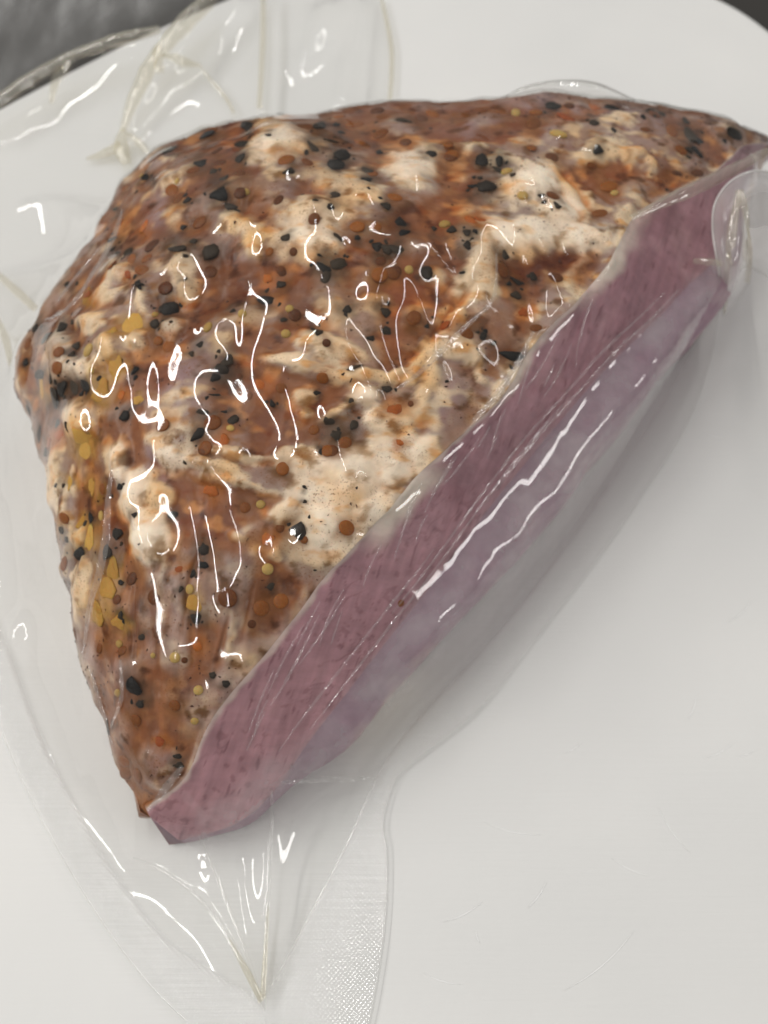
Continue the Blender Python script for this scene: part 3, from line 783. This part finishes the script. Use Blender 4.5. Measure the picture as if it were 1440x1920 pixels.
# the ham, sampled densely enough to leave no gap
for a, b_ in ((0, 0), (.5, 0), (0, .5), (.5, .5)):
    q = G[:-1, :-1] * (1 - a) * (1 - b_) + G[1:, :-1] * a * (1 - b_) + G[:-1, 1:] * (1 - a) * b_ + G[1:, 1:] * a * b_
    splat(q.reshape(-1, 3), 0.00025)
sph = np.random.default_rng(1).normal(size=(160, 3)); sph /= np.linalg.norm(sph, axis=1)[:, None]
for loc, nn, rx, ry, rz, sink in spice_pts:
    if max(rx, ry) < .0013: continue
    x = np.array([1., 0, 0]); x -= nn * (x @ nn); x /= np.linalg.norm(x); y = np.cross(nn, x)
    c = loc + nn * rz * (.25 - sink)
    rr = max(rx, ry) if rz / rx < .6 else (rx + ry) / 2
    P = c + (sph[:, :1] * x * rx + sph[:, 1:2] * y * ry) * 1.05 + sph[:, 2:] * nn * rz * .75
    splat(P, 0.00022)
# 3x3 max closes pinholes
o2 = obst.copy()
for dy in (-1, 0, 1):
    for dx in (-1, 0, 1):
        o2 = np.maximum(o2, np.roll(np.roll(obst, dy, 0), dx, 1) - (0.0 if dx == dy == 0 else 0.00008))
hard = o2.copy()
# creases that hold the film up: (pixel, height) lines
CREASE = [
 [(262,1535,.014),(252,1600,.007),(262,1612,.006),(330,1645,.0055),(390,1700,.0055),(440,1775,.0055),(478,1850,.0035),(490,1878,.0015)],
 [(378,1570,.005),(420,1680,.0050),(462,1790,.0045),(490,1874,.0016)],
 [(514,1486,.012),(508,1600,.0075),(502,1720,.0055),(494,1860,.002)],
 [(530,1478,.011),(620,1465,.006),(705,1458,.002)],
 [(530,1478,.010),(600,1530,.003),(700,1570,.0014)],
 [(1188,404,.0725),(1260,372,.071),(1350,330,.0655),(1436,288,.058)],
 [(-40,222,.010),(60,152,.011),(135,108,.012),(215,82,.012),(300,62,.012),(360,25,.012),(420,-30,.012)],
 [(300,62,.012),(280,125,.011),(255,180,.008),(232,248,.004)],
 [(375,40,.010),(340,95,.010),(300,130,.010)],
 [(495,0,.005),(492,80,.006),(486,205,.006)],
 [(300,110,.009),(340,125,.006),(375,128,.003)],
 [(-30,520,.004),(30,560,.012),(70,590,.022)],
 [(-20,560,.003),(15,620,.010),(35,700,.022)],
 [(0,1170,.008),(40,1190,.004),(110,1330,.002)],
 [(60,1130,.004),(5,1200,.009),(-40,1260,.004)],
 [(-20,965,.004),(40,900,.006),(90,850,.012)],
 [(-30,780,.004),(20,820,.006),(60,850,.010)],
 [(95,960,.016),(30,985,.006),(-30,1000,.004)],
 [(120,1130,.014),(60,1165,.006),(0,1205,.006)],
 [(150,1260,.012),(110,1310,.006),(60,1350,.002)],
 [(190,1420,.010),(150,1480,.005),(118,1520,.0015)],
 [(60,830,.018),(20,850,.008),(-30,860,.004)],
 [(200,390,.030),(120,370,.010),(40,380,.004)],
 [(140,480,.030),(70,500,.012),(-10,520,.005)],
 [(560,120,.006),(590,60,.008),(610,0,.008)],
 [(640,190,.008),(650,90,.007),(660,-20,.008)],
]
crease_pts = []
for cr in CREASE:
    P = smooth_line(pix([c[0] for c in cr], [c[1] for c in cr], [lift_z(c[2]) for c in cr]), 500)
    P[:, 2] += 0
    crease_pts.append(P)
    ix = np.round((P[:, 0] - x0) / H).astype(int); iy = np.round((P[:, 1] - y0) / H).astype(int)
    ok = (ix >= 1) & (ix < nx - 1) & (iy >= 1) & (iy < ny - 1)
    np.maximum.at(o2, (iy[ok], ix[ok]), P[ok, 2].astype(np.float32))
# loose film lies in shallow waves on the board
PW = np.stack([XX, YY, np.zeros_like(XX)], -1)
wave = 0.0012 + 0.0014 * np.maximum(noise(PW, .05, 60), 0) + 0.0012 * np.maximum(noise(PW, .018, 61), 0)
wl = sstep(.02, -.10, XX) * .5 + sstep(.26, .34, YY) * 1.4
o2 = np.maximum(o2, (0.0010 + (wave - .001) * np.clip(wl, 0, 1.6)).astype(np.float32))

dr = np.full((ny, nx), 1.0)
ip = smooth_line(np.array(INNER_R, float), 170); ip = pix(ip[:, 0], ip[:, 1])
for q in ip:
    dr = np.minimum(dr, (XX - q[0]) ** 2 + (YY - q[1]) ** 2)
dr = np.sqrt(dr)
pd = np.stack([XX * .72 + YY * .69, (XX * .69 - YY * .72) * 3.0, 0 * XX], -1)
vary = 1 + .55 * noise(pd, .035, 62) + .25 * noise(pd, .014, 63)
fil = np.where(mask & (dr < .026), .0010 + np.where(dr < .010, dr ** 2 * 40, .004 + (dr - .010) * .80) * np.clip(.75 + .25 * vary, .6, 1.3), 0)
fil *= (np.interp(XX, [-.01, .01], [0, 1]))
o2 = np.maximum(o2, np.minimum(fil, .0150).astype(np.float32))
def relax(z, ob, mk, p, it):
    for _ in range(it):
        a = z.copy()
        a[1:-1, 1:-1] = .25 * (z[:-2, 1:-1] + z[2:, 1:-1] + z[1:-1, :-2] + z[1:-1, 2:]) - p
        z = np.maximum(a, ob)
        z[~mk] = 0.0010
    return z
def down(a, k, f):
    n0, n1 = a.shape[0] // k * k, a.shape[1] // k * k
    return f(f(a[:n0, :n1].reshape(n0 // k, k, n1 // k, k), 3), 1)
curv_map = np.full((ny, nx), 32.0, np.float32)
side = (XX - .5 * (YY - .133)) * .72          # right of the cut the film hangs free from the crease to the seal
lowz = o2 < .0016
curv_map = np.where(lowz, 90.0, curv_map)
rl = ctrl[:, 6]
yl = np.interp(XX, rl[:, 0], rl[:, 1])
curv_map = np.where((YY < yl) & (XX > -.07), 240.0, curv_map).astype(np.float32)
z = None
for k, it in ((4, 400), (2, 200), (1, 140)):
    ob = down(o2, k, np.max) if k > 1 else o2
    mk = down(mask.astype(float), k, np.mean) > .5 if k > 1 else mask
    if k > 1 : ob = ob - 0.0003 * (k - 1) * .5
    cm = down(curv_map, k, np.mean) if k > 1 else curv_map
    p = ((H * k) ** 2 * cm / 4).astype(np.float32)[1:-1, 1:-1]
    if z is None: z = ob.copy()
    else:
        iy = np.clip((np.arange(ob.shape[0]) / 2).astype(int), 0, z.shape[0] - 1); ix = np.clip((np.arange(ob.shape[1]) / 2).astype(int), 0, z.shape[1] - 1)
        z = np.maximum(z[iy][:, ix], ob)
    z = relax(z.astype(np.float32), ob.astype(np.float32), mk, p, it)
# soften the one-cell kinks, then fine slack wrinkles
def blur(z, n):
    for _ in range(n):
        a = z.copy()
        a[1:-1, 1:-1] = (z[1:-1, 1:-1] * 4 + z[:-2, 1:-1] + z[2:, 1:-1] + z[1:-1, :-2] + z[1:-1, 2:]) / 8
        z = a
    return z
for n in (14, 12, 14):
    z = np.where(hard > .0015, np.maximum(z, hard), z)
    z = blur(z, n)
z = z + np.float32(.00015)
PF = np.stack([XX, YY, z], -1)
fpx, fpy = to_pix(PF)
# slack on the cut face runs up and down the slope
rdir = np.array([.72, .69])
along = XX * rdir[0] + YY * rdir[1]; across = -XX * rdir[1] + YY * rdir[0]
cfx, cfy = PX[:, nT + nF // 2], PY[:, nT + nF // 2]
tent = 0 * ((YY < np.interp(XX, ctrl[:, 6, 0], ctrl[:, 6, 1])) & (XX > -.03)).astype(np.float32) * sstep(.0012, .004, z) * (1 - sstep(.012, .026, z))
z = z + (tent * (.0016 * np.abs(noise(pd, .020, 64)) + .0005 * noise(pd, .009, 65))).astype(np.float32)
facew = np.zeros_like(z)
fc_pts = G[::4, nT + 6:nT + nF - 4:4].reshape(-1, 3)
ix = np.clip(np.round((fc_pts[:, 0] - x0) / H).astype(int), 0, nx - 1); iy = np.clip(np.round((fc_pts[:, 1] - y0) / H).astype(int), 0, ny - 1)
facew[iy, ix] = 1
for _ in range(5):
    facew = np.maximum.reduce([facew, np.roll(facew, 1, 0), np.roll(facew, -1, 0), np.roll(facew, 1, 1), np.roll(facew, -1, 1)])
for _ in range(10):
    facew = (facew + np.roll(facew, 1, 0) + np.roll(facew, -1, 0) + np.roll(facew, 1, 1) + np.roll(facew, -1, 1)) / 5
wr = np.stack([along + .25 * across, across * .30, np.zeros_like(XX)], -1)
slack = np.abs(noise(wr, .008, 70)) * .00040 + np.abs(noise(wr, .004, 71)) * .00014
z = z + (facew * slack).astype(np.float32)
wa = np.stack([XX + .30 * YY + .004 * noise(PW, .03, 74), YY * .30, z * .3], -1)
z = z + (0.00062 * (1 - np.abs(noise(wa, .013, 73))) ** 2 + 0.00012 * noise(wa, .007, 75)).astype(np.float32) * sstep(.004, .012, z).astype(np.float32) * (1 - facew * .9).astype(np.float32)
# long tension wrinkles beside the ridge and on the left flank
lip_h = hard + .0002
z = np.where(hard > .0015, np.maximum(z, hard - .0003), z)
z = blur(z, 5)

keep = mask.copy()
vid = -np.ones((ny, nx), int)
cellk = keep[:-1, :-1] & keep[1:, :-1] & keep[1:, 1:] & keep[:-1, 1:]
need = np.zeros((ny, nx), bool)
for dy in (0, 1):
    for dx in (0, 1):
        need[dy:ny - 1 + dy, dx:nx - 1 + dx] |= cellk
vid[need] = np.arange(need.sum())
FV = np.stack([XX, YY, z], -1)[need]
A = vid[:-1, :-1][cellk]; B_ = vid[:-1, 1:][cellk]; C_ = vid[1:, 1:][cellk]; D_ = vid[1:, :-1][cellk]
FF = np.stack([A, B_, C_, D_], -1)
bag_base = np.array([base[0], base[1], 0.0006])
bag = bpy.data.objects.new('vacuum_bag', None); C.objects.link(bag); bag.location = bag_base
tag(bag, 'clear crinkled vacuum bag sealed tight around the spiced ham', 'vacuum bag')
film = mesh_obj('film', FV, FF, M['film'], bag, origin=bag_base)
hz = np.zeros(len(FV))
vx, vy = to_pix(FV)
# milky plastic: loose doubled film beyond the board edge, and reflected haze painted in under the cut
dark_zone = sstep(0, 60, (-(vx * .5) + 200) - vy) * sstep(470, 330, vx)
st = .5 + .5 * fbm(np.stack([FV[:, 0] * 2.2, FV[:, 1] * .9, FV[:, 2]], -1), .03, 80, 4)
hz += dark_zone * (.08 + .55 * st ** 3)
lipd = np.zeros_like(z); q = G[:, nT + nF + 4:nT + nF + nL:3].reshape(-1, 3)
ix = np.clip(np.round((q[:, 0] - x0) / H).astype(int), 0, nx - 1); iy = np.clip(np.round((q[:, 1] - y0) / H).astype(int), 0, ny - 1)
lipd[iy, ix] = 1
for _ in range(3): lipd = np.maximum.reduce([lipd, np.roll(lipd, 1, 0), np.roll(lipd, -1, 0), np.roll(lipd, 1, 1), np.roll(lipd, -1, 1)])
for _ in range(14): lipd = (lipd + np.roll(lipd, 1, 0) + np.roll(lipd, -1, 0) + np.roll(lipd, 1, 1) + np.roll(lipd, -1, 1)) / 5
hz += lipd[need] * (.10 + .22 * np.clip(.5 + fbm(FV, .010, 81, 4), 0, 1))
rt = ((YY < yl) & (XX > -.05) & (z > .0016))[need]
hz += .09 * rt * np.clip(.6 + fbm(FV, .012, 82, 3), 0, 1.4)
hz += .045 * (FV[:, 2] < .006)
attr(film, 'haze', np.clip(hz, 0, .6))

M['corner'] = mat_film('corner_film', r0=.08, rough=.12, haze=.30, haze_col=(.96, .95, .95))
M['edge'] = mat_film('rim_glint', r0=.10, rough=.12, haze=.75, haze_col=(.95, .95, .93))  # whitened to stand in for light caught on the rims
def film_z(x, y):
    ix = int(np.clip(round((x - x0) / H), 0, nx - 1)); iy = int(np.clip(round((y - y0) / H), 0, ny - 1))
    return float(z[iy, ix])

# welded seal bands round the edge: strip between the inner and the outer line
def band(name, inner, outer, n=160, zin=.0012, mat='seal', wav=.0006, seed=90):
    a = smooth_line(np.column_stack([np.array(inner, float)]), n); b = smooth_line(np.array(outer, float), n)
    A3, B3 = pix(a[:, 0], a[:, 1]), pix(b[:, 0], b[:, 1])
    m = 12
    s = np.linspace(0, 1, m)[None, :, None]
    Q = A3[:, None] * (1 - s) + B3[:, None] * s
    Q[..., 2] = zin + wav * (noise(Q, .03, seed) + .6) * 1.0 + wav * .3 * noise(Q, .008, seed + 1)
    Q[:, 0, 2] = zin - .0001
    Q[..., 2] = np.maximum(Q[..., 2], .0006)
    o = mesh_obj(name, Q.reshape(-1, 3), grid_faces(n, m)[:, ::-1], M[mat], bag, origin=bag_base)
    return o
OUTER_R = [(1348,575),(1330,680),(1290,790),(1200,935),(1100,1075),(1000,1205),(900,1330),(800,1412),(752,1450),(730,1490),(717,1550),(725,1600),(722,1720),(702,1860),(680,1960)]
band('seal_band', INNER_R[:-1] + [(500,1870),(500,1960)], OUTER_R, seed=90)
band('seal_band', [(500,1960),(490,1882)] + INNER_L[1:], [(380,1975),(350,1915),(280,1845),(200,1740),(125,1620),(50,1480),(0,1360),(-50,1240),(-95,1130),(-150,1000)], seed=95)
for o in bag.children:
    if o.name.startswith('seal'): o['label'] = 'embossed welded seal band along the bag edge'

# pleats: film folded double, arched strips
def pleat(pts, w0, hgt=.9, n=60, mat='fold', lift=.0004, name='pleat', follow=False, zs=True):
    """pts (pixel x, y, height); w0 widths in metres along the strip"""
    P = smooth_line(pix([p[0] for p in pts], [p[1] for p in pts], [lift_z(p[2]) if zs else p[2] for p in pts]), n)
    W = np.interp(np.linspace(0, 1, n), np.linspace(0, 1, len(w0)), w0)
    tg = np.gradient(P, axis=0); sd = np.stack([tg[:, 1], -tg[:, 0], 0 * tg[:, 0]], -1); sd /= np.maximum(np.linalg.norm(sd, axis=1), 1e-9)[:, None]
    ang = np.linspace(0, math.pi, 9)
    Q = P[:, None] + sd[:, None] * (W[:, None] * np.cos(ang)[None])[..., None]
    Q[..., 2] += (W[:, None] * hgt * np.sin(ang)[None]) + lift
    Q[..., 2] += .15 * W[:, None] * noise(Q, .004, 99)
    if follow:
        for i in range(Q.shape[0]):
            for j in range(Q.shape[1]):
                Q[i, j, 2] = max(Q[i, j, 2], film_z(Q[i, j, 0], Q[i, j, 1]) + .0004)
    return mesh_obj(name, Q.reshape(-1, 3), grid_faces(n, 9), M[mat], bag, origin=bag_base)
pleat([(250,1608,.006),(300,1630,.0056),(360,1672,.0056),(410,1728,.0056),(455,1805,.005),(490,1878,.0016)], [.0002,.0004,.0005,.0007,.0010,.0006], hgt=.5, mat='flap', follow=True)
pleat([(430,1760,.0056),(465,1825,.0045),(491,1878,.0016)], [.0002,.0008,.0007], follow=True)
pleat([(378,1572,.005),(425,1690,.005),(465,1795,.0045),(490,1874,.0016)], [.0002,.0004,.0005,.0004], hgt=.5, mat='flap', follow=True)
pleat([(513,1490,.012),(507,1600,.0078),(501,1720,.0058),(494,1868,.002)], [.0003,.0005,.0006,.0007], hgt=.6, mat='flap', follow=True)
pleat([(503,1700,.0060),(498,1790,.0040),(493,1872,.002)], [.0002,.0006,.0007], follow=True)
pleat([(705,1462,.0022),(650,1585,.0018),(590,1700,.0018),(515,1840,.0018)], [.0002,.0003,.0003,.0003], hgt=.4, mat='flap', follow=True)
pleat([(532,1478,.011),(620,1466,.006),(705,1460,.002)], [.0003,.0006,.0004], hgt=.5, mat='flap', follow=True)
pleat([(-40,222,.010),(60,152,.011),(135,108,.012)], [0.0026,0.0029,0.0023], follow=True)
pleat([(135,108,.012),(215,82,.012),(300,58,.012)], [0.0020,0.0032,0.0017], follow=True)
pleat([(402,-5,.012),(360,35,.012),(318,80,.012),(296,112,.011),(302,142,.008)], [0.0029,0.0038,0.0041,0.0032,0.0014], follow=True)
pleat([(298,92,.011),(270,150,.009),(245,205,.006),(230,250,.004)], [0.0017,0.0032,0.0026,0.0009], follow=True)
pleat([(232,246,.004),(228,280,.003),(240,312,.003)], [0.0014,0.0032,0.0012], follow=True)
pleat([(228,276,.003),(195,292,.002),(163,300,.0015)], [0.0023,0.0020,0.0006], follow=True)
pleat([(240,252,.003),(262,270,.003),(282,292,.003)], [0.0006,0.0014,0.0006], follow=True)
pleat([(131,120,.012),(112,160,.006),(100,205,.002)], [0.0017,0.0017,0.0006], follow=True)
pleat([(300,108,.010),(340,125,.006),(378,130,.003)], [0.0006,0.0023,0.0006], follow=True)
pleat([(494,-10,.006),(493,80,.006),(486,208,.006)], [0.0012,0.0013,0.0010], follow=True)
pleat([(716,0,.0015),(734,95,.0015),(730,200,.0015)], [.0008,.0010,.0008])
pleat([(375,130,.003),(420,180,.002),(440,215,.002)], [.0004,.0008,.0006], follow=True)
pleat([(-10,510,.004),(40,555,.012),(72,588,.022)], [.0012,.0016,.0010], follow=True)
pleat([(-5,600,.004),(12,640,.012),(22,690,.022)], [.0010,.0014,.0008], follow=True)
pleat([(1180,412,.0735),(1250,380,.0722),(1340,338,.0680),(1438,286,.0600)], [.0008,.0022,.0020,.0012], follow=True)

# the corner of the bag that stands up and curls over at the far end of the cut
def sheet(name, rows, mat, nu=50, nv=24, jit=.0003, seed=0):
    R3 = [smooth_line(pix([p[0] for p in r], [p[1] for p in r], [lift_z(p[2]) for p in r]), nu) for r in rows]
    R3 = np.array(R3)
    Q = catmull(R3, np.linspace(0, len(rows) - 1, nv))
    Q[..., 2] += jit * noise(Q, .01, seed) + jit * .4 * noise(Q, .004, seed + 1)
    o = mesh_obj(name, Q.reshape(-1, 3), grid_faces(nv, nu), M[mat], bag, origin=bag_base)
    return o
fl = sheet('curled_corner', [
    [(1357,592,.010),(1346,500,.0535),(1336,430,.062),(1342,378,.068),(1372,338,.070),(1418,320,.070),(1475,330,.068)],
    [(1358,592,.010),(1356,505,.056),(1352,440,.066),(1358,398,.072),(1384,358,.074),(1424,340,.074),(1478,348,.071)],
    [(1360,592,.010),(1366,510,.055),(1368,450,.065),(1374,410,.071),(1394,378,.073),(1428,360,.073),(1480,366,.070)]], 'corner', seed=3)
fl['label'] = 'rounded seal corner curling up off the board'
sheet('loose_fold', [
    [(1357,590,.010),(1366,520,.054),(1368,450,.064),(1377,385,.070),(1385,362,.071)],
    [(1372,574,.011),(1384,515,.052),(1384,450,.065),(1386,390,.071),(1390,364,.071)],
    [(1392,550,.010),(1397,505,.044),(1396,450,.062),(1394,395,.070),(1394,364,.071)],
    [(1403,525,.008),(1405,490,.038),(1401,450,.058),(1398,400,.068),(1396,366,.071)]], 'corner', seed=8, jit=.0006)
pleat([(1357,590,.012),(1366,490,.060),(1374,420,.070),(1384,362,.073)], [.0003,.0012,.0016,.0010])
pleat([(1402,535,.012),(1404,470,.054),(1399,410,.069),(1388,362,.073)], [.0004,.0010,.0012,.0010])
pleat([(1298,492,.056),(1330,494,.056),(1356,498,.056)], [.0007,.0013,.0010])
sheet('loose_fold', [
    [(1400,430,.066),(1420,425,.062),(1475,420,.056)],
    [(1404,470,.052),(1427,470,.048),(1478,480,.040)],
    [(1406,498,.036),(1432,515,.030),(1480,545,.020)]], 'corner', seed=12, jit=.0009)
# film arching up behind the back edge of the ham
sheet('back_fold', [
    [(950,184,.058),(990,182,.058),(1050,182,.058),(1110,184,.058),(1180,192,.056)],
    [(948,178,.060),(990,168,.062),(1050,164,.063),(1115,168,.062),(1184,186,.057)],
    [(946,180,.056),(985,162,.060),(1050,150,.063),(1120,156,.061),(1190,188,.055)],
    [(944,186,.050),(985,170,.052),(1050,160,.055),(1125,166,.052),(1195,194,.048)]], 'flap', seed=15, jit=.0005)
sheet('back_fold', [
    [(1180,190,.056),(1250,204,.054),(1320,222,.050),(1365,228,.049)],
    [(1182,184,.056),(1250,197,.055),(1325,214,.051),(1372,224,.048)],
    [(1184,188,.050),(1252,202,.048),(1328,220,.045),(1376,230,.043)]], 'flap', nv=16, seed=18, jit=.0003)

# pleats that ride on the ham; some are milky strips put in for glints
def ride(pts, w0, mat='flap', lift=.0003):
    q = []
    for p in pts:
        h_ = hit(*p)
        if h_ is None: continue
        q.append((p[0], p[1], h_[0].z + .0008))
    if len(q) > 2: pleat(q, w0, hgt=.5, mat=mat, follow=True, lift=lift, zs=False)
ride([(212,880),(208,960),(203,1010),(190,1080),(170,1160),(160,1230)], [.0003,.0010,.0014,.0012,.0009,.0004])
ride([(232,400),(205,470),(165,545),(125,590),(88,612)], [.0003,.0012,.0015,.0012,.0003])
ride([(190,470),(150,520),(112,575)], [.0002,.0010,.0002])
ride([(1000,625),(965,690),(930,740),(885,792)], [.0003,.0006,.0006,.0003])  # this strip and the next stand in for long glints on the ridge
ride([(990,655),(955,715),(915,765),(872,812)], [.0002,.0005,.0005,.0002])
ride([(930,480),(925,560),(880,610),(800,690),(745,735)], [.0002,.0005,.0006,.0008,.0003])
ride([(170,1250),(195,1330),(215,1400),(238,1470)], [.0003,.0006,.0006,.0003])
ride([(228,1240),(232,1310),(212,1370)], [.0003,.0007,.0003])
ride([(345,1440),(310,1490),(282,1525)], [.0004,.0008,.0004])

# bright rims of the plastic: caught light put in as milky white tubes
def edge_line(pts, w=.00022, name='rim_glint', n=120):
    P = smooth_line(pix([p[0] for p in pts], [p[1] for p in pts], [lift_z(p[2]) if len(p) > 2 else .0018 for p in pts]), n)
    tg = np.gradient(P, axis=0); tg /= np.linalg.norm(tg, axis=1)[:, None]
    sd = np.cross(tg, [0, 0, 1.0]); sd /= np.maximum(np.linalg.norm(sd, axis=1), 1e-9)[:, None]; up = np.cross(sd, tg)
    an = np.linspace(0, 2 * math.pi, 7)
    Q = P[:, None] + w * (sd[:, None] * np.cos(an)[None, :, None] + up[:, None] * np.sin(an)[None, :, None])
    return mesh_obj(name, Q.reshape(-1, 3), grid_faces(n, 7), M['edge'], bag, origin=bag_base)
edge_line([(1357,592,.011),(1346,500,.0545),(1336,430,.063),(1342,378,.069),(1372,338,.071),(1418,320,.071),(1475,330,.069)], .00028)
edge_line([(p[0], p[1], .0013) for p in OUTER_R], .00007)
edge_line([(1357,590,.011),(1392,550,.011),(1403,525,.009),(1405,490,.039),(1401,450,.059)], .0002)
edge_line([(0,1360,.0013),(50,1480,.0013),(125,1620,.0013),(200,1740,.0013),(280,1845,.0013),(350,1915,.0013)], .00009)
edge_line([(946,181,.057),(985,163,.060),(1050,151,.063),(1120,157,.061),(1190,188,.055)], .0003)
edge_line([(1182,184,.056),(1250,197,.055),(1325,214,.051),(1372,224,.048)], .0003)
edge_line([(1406,498,.037),(1432,515,.031),(1480,545,.021)], .0002)

# hair-thin slack creases of the film on the cut face
rf = random.Random(5)
Rl = smooth_line(np.array([q[1][:2] for q in SEC[2:14]], float), 200); Cl = smooth_line(np.array([q[2][:2] for q in SEC[2:14]], float), 200)
for _ in range(26):
    k = rf.randrange(10, 175); f0 = rf.uniform(.10, .45)
    a = Rl[k] * (1 - f0) + Cl[k] * f0
    L_ = rf.uniform(40, 150); x, y = a; pts = [(x, y)]
    dx, dy = -.42 + rf.uniform(-.12, .12), .90
    bend = rf.uniform(-.10, .10)
    for _s in range(4):
        x += dx * L_ / 4; y += dy * L_ / 4; dx += bend; pts.append((x, y))
    # stop at the crease
    pts = [p for p in pts if np.min(np.hypot(Cl[:, 0] - p[0], Cl[:, 1] - p[1])) > 14]
    if len(pts) > 2: ride(pts, [.00008, .00020, .00022, .00008])
for off, a, b in ((10, 20, 150), (22, 60, 190), (34, 10, 90), (5, 100, 196)):
    seg = Cl[a:b:12] + np.array([-.72, -.69]) * off
    ride([tuple(p) for p in seg], [.0001, .0003, .0002, .0003, .0001])
